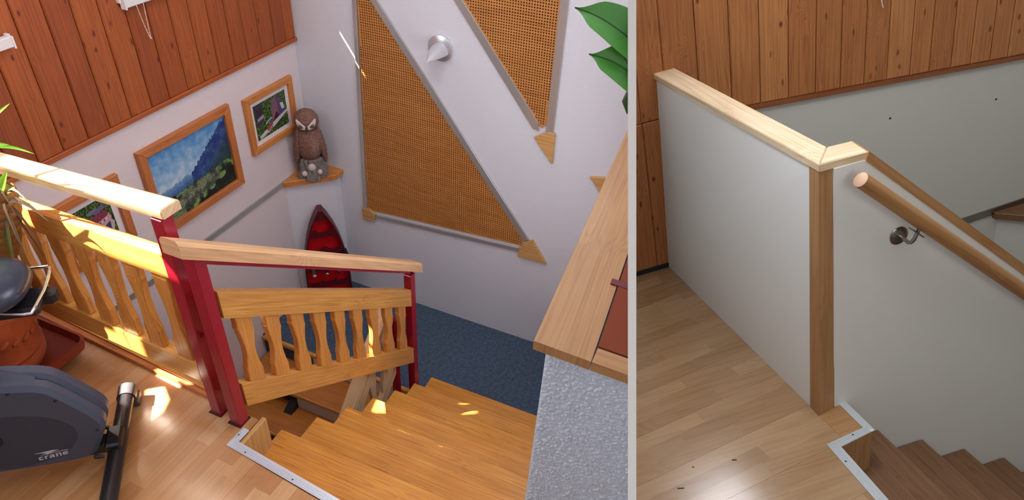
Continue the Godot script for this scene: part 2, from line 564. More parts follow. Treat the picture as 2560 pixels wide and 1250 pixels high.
func house(kind: int) -> Image:
	var W := 288
	var H := 216
	var im := Image.create(W, H, false, Image.FORMAT_RGB8)
	var n := FastNoiseLite.new()
	n.seed = 20 + kind; n.frequency = 0.05; n.fractal_octaves = 4
	for x in W:
		for y in H:
			var a := n.get_noise_2d(x, y)
			im.set_pixel(x, y, c8(30, 46, 26).lerp(c8(104, 142, 62), clampf(0.4 + 1.6 * a, 0, 1)))
	if kind == 0:
		paint(im, [0.0, 0.0, 0.3, 0.0, 0.3, 0.1, 0.0, 0.2], c8(56, 60, 60))
		paint(im, [0.04, 0.14, 0.26, 0.1, 0.27, 0.34, 0.05, 0.42], c8(54, 46, 62))       # dark roof at the left
		paint(im, [0.08, 0.4, 0.27, 0.34, 0.27, 0.44, 0.09, 0.5], c8(150, 150, 170))
		paint(im, [0.0, 0.5, 0.2, 0.46, 0.22, 0.6, 0.0, 0.62], c8(70, 60, 72))
		paint(im, [0.55, 0.12, 0.66, 0.04, 0.75, 0.22, 0.74, 0.66, 0.55, 0.62, 0.5, 0.42], c8(126, 92, 108))   # large roof
		paint(im, [0.66, 0.04, 0.86, 0.18, 0.92, 0.5, 0.74, 0.6, 0.72, 0.24], c8(92, 74, 98))
		paint(im, [0.52, 0.6, 0.64, 0.42, 0.74, 0.62, 0.7, 0.82, 0.52, 0.82], c8(72, 44, 54))
		paint(im, [0.5, 0.62, 0.64, 0.4, 0.67, 0.42, 0.54, 0.66], c8(176, 110, 110))
		paint(im, [0.72, 0.6, 0.92, 0.5, 0.92, 0.62, 0.6, 0.84], c8(70, 82, 130))
		paint(im, [0.8, 0.3, 0.9, 0.32, 0.93, 0.5, 0.84, 0.5], c8(210, 208, 214))
		paint(im, [0.06, 0.9, 0.5, 0.72, 1.0, 0.56, 1.0, 0.64, 0.55, 0.84, 0.08, 1.0], c8(206, 198, 200))   # road
		paint(im, [0.3, 0.62, 0.5, 0.54, 0.5, 0.58, 0.3, 0.67], c8(196, 192, 196))
		paint(im, [0.36, 0.62, 0.48, 0.58, 0.48, 0.63, 0.37, 0.68], c8(80, 110, 176))
		paint(im, [0.3, 0.8, 0.46, 0.68, 0.52, 0.76, 0.34, 0.9], c8(170, 72, 70))        # small red roof
		paint(im, [0.33, 0.89, 0.52, 0.76, 0.52, 0.83, 0.34, 0.96], c8(204, 196, 200))
		for k in 3: paint(im, [0.36 + k * 0.05, 0.88 - k * 0.03, 0.39 + k * 0.05, 0.86 - k * 0.03, 0.39 + k * 0.05, 0.91 - k * 0.03, 0.36 + k * 0.05, 0.93 - k * 0.03], c8(60, 56, 66))
	else:
		paint(im, [0.0, 0.52, 0.4, 0.34, 0.84, 0.32, 0.9, 0.42, 0.86, 0.48, 0.3, 0.6, 0.1, 0.66], c8(134, 58, 72))   # long red roof
		paint(im, [0.4, 0.2, 0.6, 0.16, 0.72, 0.2, 0.5, 0.28], c8(120, 120, 140))
		paint(im, [0.58, 0.24, 0.82, 0.14, 0.88, 0.26, 0.6, 0.34], c8(110, 100, 134))
		paint(im, [0.3, 0.6, 0.86, 0.48, 0.9, 0.42, 0.94, 0.56, 0.9, 0.66, 0.34, 0.8], c8(206, 158, 164))
		for k in 9: paint(im, [0.36 + k * 0.055, 0.62 - k * 0.013, 0.385 + k * 0.055, 0.615 - k * 0.013, 0.385 + k * 0.055, 0.68 - k * 0.013, 0.36 + k * 0.055, 0.685 - k * 0.013], c8(80, 60, 74) if k % 2 else c8(226, 214, 214))
		paint(im, [0.2, 0.82, 0.9, 0.6, 0.98, 0.7, 0.9, 0.98, 0.1, 1.0], c8(196, 180, 178))
		paint(im, [0.66, 0.74, 0.88, 0.64, 0.86, 0.86, 0.7, 0.94], c8(70, 60, 110))
	return im

# ---------------------------------------------------------------- main
func _ready() -> void:
	rng.seed = 7
	# camera
	var cam := Camera3D.new()
	cam.name = "camera"
	add_child(cam)
	cam.transform = Transform3D(Basis(Vector3(0.92184, 0.05862, -0.38311), Vector3(-0.27558, 0.79420, -0.54157), Vector3(0.27252, 0.60482, 0.74828)).orthonormalized(), EYE)
	cam.fov = rad_to_deg(2.0 * atan(625.0 / 1700.0))
	cam.near = 0.05
	cam.far = 60.0
	cam.current = true
	# sky, exposure
	var we := WorldEnvironment.new()
	we.name = "environment"
	var env := Environment.new()
	env.background_mode = Environment.BG_SKY
	var sky := Sky.new()
	var sm := ProceduralSkyMaterial.new()
	sm.sky_top_color = c8(150, 185, 230)
	sm.sky_horizon_color = c8(214, 226, 238)
	sm.ground_horizon_color = c8(190, 190, 184)
	sm.ground_bottom_color = c8(120, 118, 110)
	sm.sky_energy_multiplier = 1.0
	sky.sky_material = sm
	env.sky = sky
	env.tonemap_mode = Environment.TONE_MAPPER_LINEAR
	env.tonemap_exposure = 1.0
	env.sdfgi_enabled = true
	env.ssao_enabled = true
	env.ssil_enabled = true
	we.environment = env
	add_child(we)
	# sun, through the openings of the left wall
	var sun := DirectionalLight3D.new()
	sun.name = "sun"
	sun.light_color = c8(255, 245, 228)
	sun.light_energy = 20.0
	sun.light_angular_distance = 0.6
	sun.shadow_enabled = true
	add_child(sun)
	sun.look_at_from_position(Vector3.ZERO, Vector3(1.0, -1.49, -0.6), Vector3.UP)
	# area lights out of view, with no windows modelled: daylight and added fill
	area("unseen_left_rear_light", Vector3(-1.1, 2.3, 1.38), Vector3(-0.1, -0.2, -1), Vector2(1.8, 0.9), 0.8, c8(208, 227, 255))  # out of view behind the camera, placed to light the half wall and back wall
	area("unseen_left_roof_light", Vector3(-1.15, 2.93, -2.0), Vector3(0.0, -1, -0.06), Vector2(1.2, 0.8), 2.7, c8(236, 240, 252))  # out of view overhead, placed to light the stairs and back wall
	area("unseen_left_side_daylight", Vector3(-2.90, 1.85, -0.75), Vector3(1, 0.30, -0.42), Vector2(0.9, 0.7), 5.0, c8(238, 243, 254))  # out of view at the left wall, tilted up to spare the near floor
	area("added_left_stairwell_fill", Vector3(-0.402, 0.50, -2.5), -wall_n, Vector2(0.8, 0.8), 1.1, c8(230, 238, 255))  # added fill on the dividing wall, brightens the lower stairwell walls
	room = R
	area("unseen_right_panel_light", Vector3(-1.65, 2.12, -0.785), Vector3(0.362, -0.5, -0.926), Vector2(0.5, 0.35), 2.4, c8(234, 240, 250))  # out of view on the dividing wall, placed to light the panel and cap
	area("unseen_right_side_daylight", Vector3(-2.915, 1.78, -1.38), Vector3(1, -0.25, 0.05), Vector2(0.6, 0.7), 2.4, c8(238, 242, 250))  # out of view above the boards, placed for the floor sheen and bright cap
	area("added_right_roof_fill", Vector3(-1.3, 2.62, -2.0), Vector3(-0.1, -1, 0.05), Vector2(1.4, 1.0), 0.8, c8(246, 250, 244))  # added overhead fill for the whole right stairwell
	area("added_right_rear_fill", Vector3(1.0, 1.7, -1.2), Vector3(-1, -0.25, 0), Vector2(1.2, 1.0), 1.15, c8(246, 250, 240))  # added fill from behind the camera for the right stairwell
	room = Transform3D()

	make_materials()
	added_party_wall()
	left_shell()
	left_stairs()
	left_railings()
	left_back_wall_things()
	left_frames()
	left_corner()
	left_half_wall()
	left_pot_and_bike()
	room = R
	side = 1.0
	right_shell()
	right_balustrade()

func area(called: String, pos: Vector3, dir: Vector3, size: Vector2, energy: float, c: Color) -> void:
	var l := AreaLight3D.new()
	l.name = called
	l.area_size = size
	l.light_energy = energy
	l.light_color = c
	l.area_range = 20.0
	l.area_attenuation = 2.0
	l.shadow_enabled = true
	add_child(l)
	l.transform = room * Transform3D(Basis.looking_at(dir, Vector3(0.01, 1, 0.02).normalized() if absf(dir.normalized().y) < 0.9 else Vector3(0, 0, 1)), pos)

func added_party_wall() -> void:
	# added wall between the two stairwells; its near end stands for the white gap between the views
	var f := Vector3(-0.108, -0.585, -0.803).normalized()
	var n := wall_n
	var u := n.cross(f).normalized()
	if u.y < 0: u = -u
	var x := Transform3D(Basis(f, u, n), EYE)
	var t := thing("added_wall_middle", "added thin white wall, its near end standing for the white gap between the stairwells", "wall", EYE, "", "structure")
	var mb := Mb.new()
	mb.cbox(Vector3(5.4, 0, 0), Vector3(9.2, 9.0, half_t * 2), 0.0, Vector2(), x)
	obj("plaster", mb, M.party, t)
	mb = Mb.new()
	mb.cbox(Vector3(-2.0, 0, 0), Vector3(3.2, 9.0, half_t * 2), 0.0, Vector2(), x)
	mb.cbox(Vector3(0.2, 2.5, 0), Vector3(1.2, 4.0, half_t * 2), 0.0, Vector2(), x)
	mb.cbox(Vector3(0.2, -2.5, 0), Vector3(1.2, 4.0, half_t * 2), 0.0, Vector2(), x)
	obj("surround", mb, M.party, t)

const XL := -2.933
const ZB := -3.565
const YF := -1.387

func strips(parent: Node, outline: Array, rot: float, org: Vector2, width: float, len_: float, prefix: String, rows: Array, cols: Array, cut: bool) -> void:
	var c := cos(rot)
	var s := sin(rot)
	for i in range(rows[0], rows[1]):
		var shift := fmod(i * 0.37 + (0.31 if i % 3 == 1 else 0.0) + rng.randf() * 0.15, 1.0) * len_
		var gap := 0.0007 if posmod(i, 3) == 0 else 0.00005
		for j in range(cols[0], cols[1]):
			var a0 := i * width + gap
			var a1 := (i + 1) * width
			var b0 := j * len_ + shift
			var b1 := b0 + len_ - 0.00005
			var q := PackedVector2Array()
			for w in [[a0, b0], [a1, b0], [a1, b1], [a0, b1]]:
				q.append(org + Vector2(w[0] * c - w[1] * s, w[0] * s + w[1] * c))
			for r in Geometry2D.intersect_polygons(q, PackedVector2Array(outline)):
				var mb := Mb.new()
				var off := rnd_off()
				# polygon coordinates are (x, z): lay the prism down
				mb.prism(Array(r), -0.009, 0.0, Transform3D(Basis(Vector3(1, 0, 0), Vector3(0, 0, 1), Vector3(0, 1, 0)), Vector3()), 0.0, true, off)
				obj("plank", mb, M["%s%d" % [prefix, rng.randi_range(0, 4)]], parent, cut)

func left_shell() -> void:
	# upper floor: laminate strips on a slab
	var fl := thing("floor", "pale beech laminate floor of the left landing with sunlit patches", "floor", Vector3(-1.6, 0, -0.5), "", "structure")
	var outline := [Vector2(-2.933, -1.40), Vector2(-1.70, -1.315), Vector2(-1.53, -1.315), Vector2(-1.53, -1.155), Vector2(0.9, -0.92), Vector2(0.9, 1.5), Vector2(-2.933, 1.5)]
	var inner := [Vector2(-2.933, -1.37), Vector2(-1.70, -1.312), Vector2(-1.53, -1.312), Vector2(-1.53, -1.155), Vector2(0.3, -0.96), Vector2(0.3, 0.0), Vector2(-2.933, 0.0)]
	var mb := Mb.new()
	mb.prism(outline, -0.24, -0.009, Transform3D(Basis(Vector3(1, 0, 0), Vector3(0, 0, 1), Vector3(0, 1, 0)), Vector3()), 0.0)
	obj("slab", mb, M.subfloor, fl, true)
	strips(fl, inner, 0.035, Vector2(-1.62, -1.0), 0.071, 0.42, "strip", [-20, 30], [-4, 4], true)
	# wooden facing of the slab edge beside the posts, and the low curb under the railing
	obj("fascia", bx(Vector3(-1.519, -0.135, -1.245), Vector3(0.02, 0.25, 0.185), 0.002, Vector2(0.2, 0.1), Transform3D(), 1), M.maple, fl)
	obj("fascia", hx([Vector3(-1.509, -0.26, -1.15), Vector3(0.3, -0.26, -0.97), Vector3(0.3, -0.01, -0.97), Vector3(-1.509, -0.01, -1.15), Vector3(-1.509, -0.26, -1.17), Vector3(0.3, -0.26, -0.99), Vector3(0.3, -0.01, -0.99), Vector3(-1.509, -0.01, -1.17)]), M.tread_low, fl, true)
	obj("edge_board", hx([Vector3(-2.93, 0.0, -1.365), Vector3(-1.72, 0.0, -1.305), Vector3(-1.72, 0.022, -1.305), Vector3(-2.93, 0.022, -1.365), Vector3(-2.93, 0, -1.42), Vector3(-1.72, 0, -1.345), Vector3(-1.72, 0.022, -1.345), Vector3(-2.93, 0.022, -1.42)]), M.frame_dark, fl)
	obj("edge_strip", hx([Vector3(-2.93, 0.022, -1.395), Vector3(-1.72, 0.022, -1.325), Vector3(-1.72, 0.03, -1.325), Vector3(-2.93, 0.03, -1.395), Vector3(-2.93, 0.022, -1.42), Vector3(-1.72, 0.022, -1.345), Vector3(-1.72, 0.03, -1.345), Vector3(-2.93, 0.03, -1.42)]), M.rail, fl)

	# carpeted landing with its wooden nosing, and the floor far below
	var ld := thing("floor", "dark blue carpeted half-landing at the foot of the upper flight", "floor", Vector3(-1.8, YF, -3.1), "", "structure")
	obj("carpet", bx(Vector3(-1.35, YF - 0.1, -3.16), Vector3(3.17, 0.2, 0.81), 0.0), M.carpet, ld, true)
	obj("nosing", bx(Vector3(-2.29, YF - 0.016, -2.745), Vector3(1.26, 0.036, 0.03), 0.006), M.rail, ld)
	var lo := thing("floor", "shadowed lower floor deep under the open stairs", "floor", Vector3(-1.5, -2.8, -1), "", "structure")
	obj("slab", bx(Vector3(-1.0, -2.9, -1.2), Vector3(3.9, 0.2, 4.8), 0.0), M.subfloor, lo, true)

	# left wall: plaster, cladding of boards, ledge strip
	var wl := thing("wall_left", "white left wall clad with red-brown pine boards above the framed pictures", "wall", Vector3(XL, 0, -2), "", "structure")
	mb = Mb.new()
	mb.cbox(Vector3(XL - 0.06, -0.79, -1.05), Vector3(0.12, 4.02, 5.1), 0.0)
	# unseen gaps in the thin upper part of the wall, shaped to throw the sun flecks, as (z, y) outlines of the beams that leave its inner face
	var beams := [
		[Vector2(-3.345, 1.255), Vector2(-3.345, 1.268), Vector2(-3.235, 1.268), Vector2(-3.235, 1.255)],
		[Vector2(-0.801, 1.287), Vector2(-0.839, 1.327), Vector2(-0.766, 1.506), Vector2(-0.715, 1.481)],
		[Vector2(-0.706, 1.322), Vector2(-0.717, 1.397), Vector2(-0.632, 1.500), Vector2(-0.559, 1.537), Vector2(-0.519, 1.525), Vector2(-0.542, 1.473)],
		[Vector2(-1.142, 1.472), Vector2(-1.238, 1.444), Vector2(-1.162, 1.636), Vector2(-1.121, 1.652)],
		[Vector2(-1.480, 1.545), Vector2(-1.460, 1.665), Vector2(-1.396, 1.726), Vector2(-1.398, 1.614)],
		[Vector2(-1.355, 1.585), Vector2(-1.393, 1.578), Vector2(-1.458, 1.488), Vector2(-1.425, 1.488)],
		[Vector2(-0.840, 1.660), Vector2(-0.840, 1.880), Vector2(-0.808, 1.890), Vector2(-0.808, 1.660)],
		[Vector2(-0.780, 1.400), Vector2(-0.780, 1.515), Vector2(-0.705, 1.690), Vector2(-0.705, 1.560)],
	]
	for sl in [[-1.296, 1.008, 0.032, 0.42, 1.260], [-1.268, 0.810, 0.036, 0.42, 1.205]]:   # onto the cap and the upper rail of the landing railing
		var p0 := Vector2(sl[0] + 0.6 * sl[3], sl[1] + 1.49 * sl[3])
		var p1 := Vector2(sl[0] + 0.6 * sl[4], sl[1] + 1.49 * sl[4])
		var w := Vector2(sl[2], 0)
		beams.append([p0 - w, p0 + w, p1 + w, p1 - w])
	var holes := []
	for q in beams:   # the sun comes in aslant through a thickness of 2 cm
		holes.append(Geometry2D.convex_hull(PackedVector2Array(q + q.map(func(v): return v + Vector2(0.012, 0.030)))))
	var cuts := [-3.6, -3.4]
	for i in 7: cuts.append(-3.37 + i * 0.03)
	for i in 44: cuts.append(-1.66 + i * 0.03)
	cuts.append(1.5)
	for i in cuts.size() - 1:
		var parts := [PackedVector2Array([Vector2(cuts[i], 1.22), Vector2(cuts[i + 1], 1.22), Vector2(cuts[i + 1], 3.0), Vector2(cuts[i], 3.0)])]
		for h in holes:
			var next := []
			for q in parts: next.append_array(Geometry2D.clip_polygons(q, h))
			parts = next
		for q in parts:
			if Geometry2D.is_polygon_clockwise(q) == Geometry2D.is_polygon_clockwise(parts[0]) and q.size() > 2:
				mb.prism(Array(q).map(func(v): return Vector2(-v.x, v.y)), -0.02, 0.0, Transform3D(Basis(Vector3(0, 0, -1), Vector3(0, 1, 0), Vector3(1, 0, 0)), Vector3(XL, 0, 0)))
	obj("plaster", mb, M.white, wl)
	var z := ZB + 0.004
	var seams := [-3.467, -3.355, -3.227, -3.104, -2.986, -2.857, -2.734, -2.608, -2.475, -2.353, -2.219, -2.087, -1.96, -1.824, -1.695, -1.568, -1.441, -1.314, -1.187]
	for i in seams.size():
		var w: float = seams[i] - z
		var top := 1.205 if seams[i] < -2.5 else 1.42
		if seams[i] > -1.45: top = 1.3
		var off := rnd_off()
		obj("board", bx(Vector3(XL + 0.009, (0.625 + top) / 2, z + w / 2), Vector3(0.018, top - 0.625, w - 0.004), 0.0055, off), M["board%d" % rng.randi_range(0, 2)], wl)
		z = seams[i]
	obj("cladding_edge", bx(Vector3(XL + 0.013, 0.613, -2.38), Vector3(0.026, 0.026, 2.37), 0.004), M.trim_wood, wl)
	obj("ledge_strip", bx(Vector3(XL + 0.006, -0.33, -2.42), Vector3(0.012, 0.042, 1.78), 0.002), M.metal, wl)

	# back wall
	var wb := thing("wall_back", "tall white plaster back wall behind the perforated panels", "wall", Vector3(-1.5, 0, ZB), "", "structure")
	obj("plaster", bx(Vector3(-0.9, 0.1, ZB - 0.06), Vector3(4.3, 5.8, 0.12), 0.0), M.white_back, wb, true)
	var wr := thing("wall_rear", "white wall behind the camera in the left stairwell, outside the picture", "wall", Vector3(-1.0, 0, 1.5), "", "structure")
	obj("plaster", bx(Vector3(-0.9, 0.1, 1.52), Vector3(4.3, 5.8, 0.12), 0.0), M.white, wr, true)
	var ce := thing("ceiling", "plain ceiling over the left stairwell, above the picture", "ceiling", Vector3(-1.0, 3.0, -1), "", "structure")
	obj("plaster", bx(Vector3(-0.3, 3.06, -1.03), Vector3(5.4, 0.12, 5.2), 0.0), M.ceiling, ce, true)
	var ws := thing("wall_stairwell", "white wall under the upper floor, beneath the railing", "wall", Vector3(-1.5, -1, -1.1), "", "structure")
	obj("plaster", bx(Vector3(-1.0, -1.52, -0.62), Vector3(3.9, 2.56, 0.1), 0.0), M.white, ws, true)

	# aluminium nosing along the top step
	var al := thing("trim_1", "ribbed aluminium edge profile along the top step of the left stairs", "edge trim", Vector3(-1.55, 0, -1.16), "", "structure")
	var a := Vector2(-1.557, -1.158)
	var b := Vector2(0.2, -0.985)
	var c := Vector2(-1.553, -1.252)
	alu_trim(al, a, b, c, 0.030)

# an L of ribbed aluminium: the long leg a-b, the short leg a-c, w wide towards +x and -z
func alu_trim(t: Node3D, a: Vector2, b: Vector2, c: Vector2, w: float) -> void:
	var d := (b - a).normalized()
	var n := Vector2(d.y, -d.x)
	if n.y > 0: n = -n
	var e := (c - a).normalized()
	var m := Vector2(-e.y, e.x)
	if m.x < 0: m = -m
	var inner := a + n * w + d * (n.dot(e) * 0.0) + m * w
	for k in [[0.0, 1.0, 0.004], [0.16, 0.30, 0.0062], [0.42, 0.56, 0.0062], [0.68, 0.90, 0.0062]]:
		var p0: Vector2 = a.lerp(inner, k[0])
		var p1: Vector2 = a.lerp(inner, k[1])
		var h: float = k[2]
		var q0: Vector2 = b + n * w * k[0]
		var q1: Vector2 = b + n * w * k[1]
		var called := "profile" if k[0] == 0.0 else "rib"
		obj(called, hx([Vector3(p0.x, 0, p0.y), Vector3(q0.x, 0, q0.y), Vector3(q1.x, 0, q1.y), Vector3(p1.x, 0, p1.y), Vector3(p0.x, h, p0.y), Vector3(q0.x, h, q0.y), Vector3(q1.x, h, q1.y), Vector3(p1.x, h, p1.y)]), M.alu, t, true)
		var r0: Vector2 = c + m * w * k[0]
		var r1: Vector2 = c + m * w * k[1]
		obj(called, hx([Vector3(p0.x, 0, p0.y), Vector3(r0.x, 0, r0.y), Vector3(r1.x, 0, r1.y), Vector3(p1.x, 0, p1.y), Vector3(p0.x, h, p0.y), Vector3(r0.x, h, r0.y), Vector3(r1.x, h, r1.y), Vector3(p1.x, h, p1.y)]), M.alu, t, true)
	var lip := Mb.new()
	var i0 := inner
	var i1 := b + n * w
	lip.hexa([Vector3(i0.x, -0.022, i0.y), Vector3(i1.x, -0.022, i1.y), Vector3(i1.x, 0.004, i1.y), Vector3(i0.x, 0.004, i0.y), Vector3(i0.x, -0.022, i0.y) + Vector3(n.x, 0, n.y) * 0.004, Vector3(i1.x, -0.022, i1.y) + Vector3(n.x, 0, n.y) * 0.004, Vector3(i1.x, 0.004, i1.y) + Vector3(n.x, 0, n.y) * 0.004, Vector3(i0.x, 0.004, i0.y) + Vector3(n.x, 0, n.y) * 0.004])
	obj("lip", lip, M.alu, t, true)
	for s in [0.09, 0.33, 0.57, 0.81]:
		var v: Vector2 = a + d * s * minf(1.0, (b - a).length()) + n * w * 0.36
		var sc := Mb.new()
		sc.lathe([Vector2(0, 0.0075), Vector2(0.002, 0.0075), Vector2(0.0034, 0.006), Vector2(0.0034, 0.003)], 10, at(Vector3(v.x, 0, v.y)))
		obj("screw", sc, M.black, t, true)
	var v2 := a.lerp(c, 0.62) + m * w * 0.36
	var sc2 := Mb.new()
	sc2.lathe([Vector2(0, 0.0075), Vector2(0.002, 0.0075), Vector2(0.0034, 0.006), Vector2(0.0034, 0.003)], 10, at(Vector3(v2.x, 0, v2.y)))
	obj("screw", sc2, M.black, t)

func left_stairs() -> void:
	var up := thing("staircase", "upper flight of varnished orange-brown wooden treads with sun flecks, going down to the blue landing", "stairs", Vector3(-0.95, YF, -2.9))
	for k in 7:
		var y := -0.187 - k * 0.172
		var nose := -1.42 - k * 0.228
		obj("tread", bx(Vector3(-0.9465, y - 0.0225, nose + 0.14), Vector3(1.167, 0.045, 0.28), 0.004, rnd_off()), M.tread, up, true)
	for x in [-1.36, -0.5]:
		var mb := Mb.new()
		mb.hexa([Vector3(x - 0.025, -0.30, -1.19), Vector3(x - 0.025, -1.385, -2.63), Vector3(x - 0.025, -1.385, -2.90), Vector3(x - 0.025, -0.09, -1.19), Vector3(x + 0.025, -0.30, -1.19), Vector3(x + 0.025, -1.385, -2.63), Vector3(x + 0.025, -1.385, -2.90), Vector3(x + 0.025, -0.09, -1.19)])
		# under the treads: shift down so that it stays below them
		obj("stringer", mb.moved(at(Vector3(0, -0.155, 0.0))), M.black, up)
	var low := thing("staircase", "lower flight of brown wooden treads with grey risers seen under the railing", "stairs", Vector3(-2.3, -2.6, -1.9))
	for k in range(1, 7):
		var y := YF - k * 0.172
		var nose := -2.74 + k * 0.243
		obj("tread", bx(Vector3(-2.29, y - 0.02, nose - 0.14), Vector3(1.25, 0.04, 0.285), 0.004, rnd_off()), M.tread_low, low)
		obj("edge", bx(Vector3(-2.29, y - 0.014, nose + 0.006), Vector3(1.25, 0.03, 0.014), 0.003), M.rail, low)
		obj("riser", bx(Vector3(-2.08, y - 0.11, nose - 0.022), Vector3(0.82, 0.13, 0.012), 0.001), M.grey_riser, low)
	obj("riser", bx(Vector3(-2.06, YF - 0.10, -2.752), Vector3(0.86, 0.13, 0.012), 0.001), M.grey_riser, low)
	var sb := Mb.new()
	sb.hexa([Vector3(-2.56, YF - 0.06, -2.74), Vector3(-2.56, YF - 0.30, -2.74), Vector3(-2.56, -2.72, -1.05), Vector3(-2.56, -2.48, -1.05), Vector3(-2.49, YF - 0.06, -2.74), Vector3(-2.49, YF - 0.30, -2.74), Vector3(-2.49, -2.72, -1.05), Vector3(-2.49, -2.48, -1.05)])
	obj("stringer", sb.moved(at(Vector3(0, -0.13, 0.06))), M.black, low)

# outline of a turned-board baluster h high and w wide, lower end at 0; top and bottom may slope by s per unit width
func vase(w: float, h: float, s := 0.0) -> Array:
	var pr := [[0.0, 1.0], [0.14, 0.97], [0.20, 1.0], [0.235, 0.92], [0.30, 0.78], [0.42, 0.62], [0.55, 0.60], [0.68, 0.76], [0.78, 0.90], [0.815, 1.0], [0.86, 0.93], [1.0, 0.96]]
	var a := []
	for p in pr: a.append(Vector2(p[1] * w / 2, p[0] * h + s * p[1] * w / 2))
	pr.reverse()
	for p in pr: a.append(Vector2(-p[1] * w / 2, p[0] * h - s * p[1] * w / 2))
	return a

func post(called: String, lo: Vector3, hi: Vector3, m: Material, t: Node) -> void:
	obj(called, bx((lo + hi) / 2, (hi - lo).abs(), 0.003), m, t)

func left_railings() -> void:
	# railing along the landing edge
	var r1 := thing("railing", "wooden landing railing with sunlit pale cap, red steel post and shaped balusters behind the pot", "railing", Vector3(-1.7, 0, -1.28))
	post("post", Vector3(-1.722, -0.06, -1.312), Vector3(-1.672, 0.975, -1.262), M.red, r1)
	obj("foot_gap", bx(Vector3(-1.700, 0.0006, -1.287), Vector3(0.064, 0.001, 0.064), 0.0), M.black, r1)  # flat black patch standing for the dark cut-out round the post foot
	var cp := Mb.new()
	var sec := [Vector2(-0.045, 0.0), Vector2(0.032, 0.0), Vector2(0.037, 0.006), Vector2(0.037, 0.030), Vector2(0.030, 0.040), Vector2(-0.034, 0.040), Vector2(-0.042, 0.036), Vector2(-0.045, 0.028)]
	# section (z, y) swept from the post end to the left wall
	var e0 := Vector3(-1.662, 0.979, -1.300)
	var e1 := Vector3(-2.915, 0.890, -1.318)
	var axis := (e1 - e0)
	var zx := Vector3(0, 1, 0).cross(axis.normalized()).normalized()
	var yx := axis.normalized().cross(zx)
	var rx := Transform3D(Basis(zx, yx, axis.normalized()), e0)
	if zx.z > 0:
		rx = Transform3D(Basis(-zx, yx, axis.normalized()), e0)
	cp.prism(sec.map(func(v): return Vector2(-v.x, v.y) if true else v), 0.0, axis.length(), rx, 0.003)
	swap_uv(cp)
	obj("cap_rail", cp, M.cap, r1)
	obj("upper_rail", hx([Vector3(-1.722, 0.718, -1.262), Vector3(-2.915, 0.700, -1.262), Vector3(-2.915, 0.800, -1.262), Vector3(-1.722, 0.818, -1.262), Vector3(-1.722, 0.718, -1.308), Vector3(-2.915, 0.700, -1.308), Vector3(-2.915, 0.800, -1.308), Vector3(-1.722, 0.818, -1.308)], Vector2(0.3, 0.2)), M.rail, r1)
	obj("lower_rail", hx([Vector3(-1.722, 0.185, -1.262), Vector3(-2.915, 0.250, -1.262), Vector3(-2.915, 0.360, -1.262), Vector3(-1.722, 0.278, -1.262), Vector3(-1.722, 0.185, -1.318), Vector3(-2.915, 0.250, -1.318), Vector3(-2.915, 0.360, -1.318), Vector3(-1.722, 0.278, -1.318)], Vector2(0.7, 0.1)), M.rail, r1)
	var xs := [-1.785, -1.925, -2.05, -2.172, -2.297, -2.42, -2.54, -2.66, -2.78]
	for x in xs:
		var y0: float = 0.278 + (-1.722 - x) * 0.069
		var y1: float = 0.7165 + (x + 1.722) * 0.015
		var mb := Mb.new()
		mb.prism(vase(0.074, y1 - y0), -1.302, -1.272, at(Vector3(x, y0, 0)), 0.003, true, rnd_off())
		obj("baluster", mb, M.baluster, r1)
	obj("joint_bolt", bx(Vector3(-1.645, 0.44, -1.287), Vector3(0.05, 0.018, 0.018), 0.004), M.red, r1)

	# railing down the upper flight
	var r2 := thing("railing", "sloping stair railing with two red steel posts and nine shaped wooden balusters", "railing", Vector3(-1.59, 0, -1.28))
	post("post", Vector3(-1.616, -0.10, -1.302), Vector3(-1.566, 0.862, -1.252), M.red, r2)
	post("post", Vector3(-1.616, YF, -2.680), Vector3(-1.566, -0.235, -2.632), M.red, r2)
	obj("foot_gap", bx(Vector3(-1.594, 0.0006, -1.277), Vector3(0.066, 0.001, 0.064), 0.0), M.black, r2)  # flat black patch, likewise standing for the cut-out at this foot
	var slope := -0.7655
	var along := func(x0: float, x1: float, z0: float, z1: float, y: float, h: float, off: Vector2) -> Mb:
		var ya: float = y + (z0 + 1.26) * -slope
		var yb: float = y + (z1 + 1.26) * -slope
		return hx([Vector3(x0, ya, z0), Vector3(x0, yb, z1), Vector3(x0, yb + h, z1), Vector3(x0, ya + h, z0), Vector3(x1, ya, z0), Vector3(x1, yb, z1), Vector3(x1, yb + h, z1), Vector3(x1, ya + h, z0)], off)
	# cap with chamfered top edges
	var cs := Mb.new()
	var q := [Vector2(-1.632, 0.0), Vector2(-1.553, 0.0), Vector2(-1.553, 0.052), Vector2(-1.563, 0.068), Vector2(-1.622, 0.068), Vector2(-1.632, 0.052)]
	var zz := [-1.205, -2.748]
	var ring := []
	for z in zz:
		var rr := []
		for v in q: rr.append(Vector3(v.x, 0.864 + (z + 1.254) * -slope + v.y, z))
		ring.append(rr)
	for i in q.size():
		var j := (i + 1) % q.size()
		var mid: Vector2 = (q[i] + q[j]) / 2 - Vector2(-1.5925, 0.034)
		var L := (ring[1][i] - ring[0][i]).length() as float
		var du: float = absf(q[j].x - q[i].x) + absf(q[j].y - q[i].y)
		cs.tri(ring[0][i], ring[0][j], ring[1][j], Vector3(mid.x, mid.y, 0), Vector2(0, i * 0.07), Vector2(0, i * 0.07 + du), Vector2(L, i * 0.07 + du))
		cs.tri(ring[0][i], ring[1][j], ring[1][i], Vector3(mid.x, mid.y, 0), Vector2(0, i * 0.07), Vector2(L, i * 0.07 + du), Vector2(L, i * 0.07))
	for e in 2:
		for i in range(1, q.size() - 1): cs.tri(ring[e][0], ring[e][i], ring[e][i + 1], Vector3(0, 0, 1 - 2 * e), Vector2(q[0].x, q[0].y), Vector2(q[i].x, q[i].y), Vector2(q[i + 1].x, q[i + 1].y))
	obj("cap_rail", cs, M.cap_slope, r2)
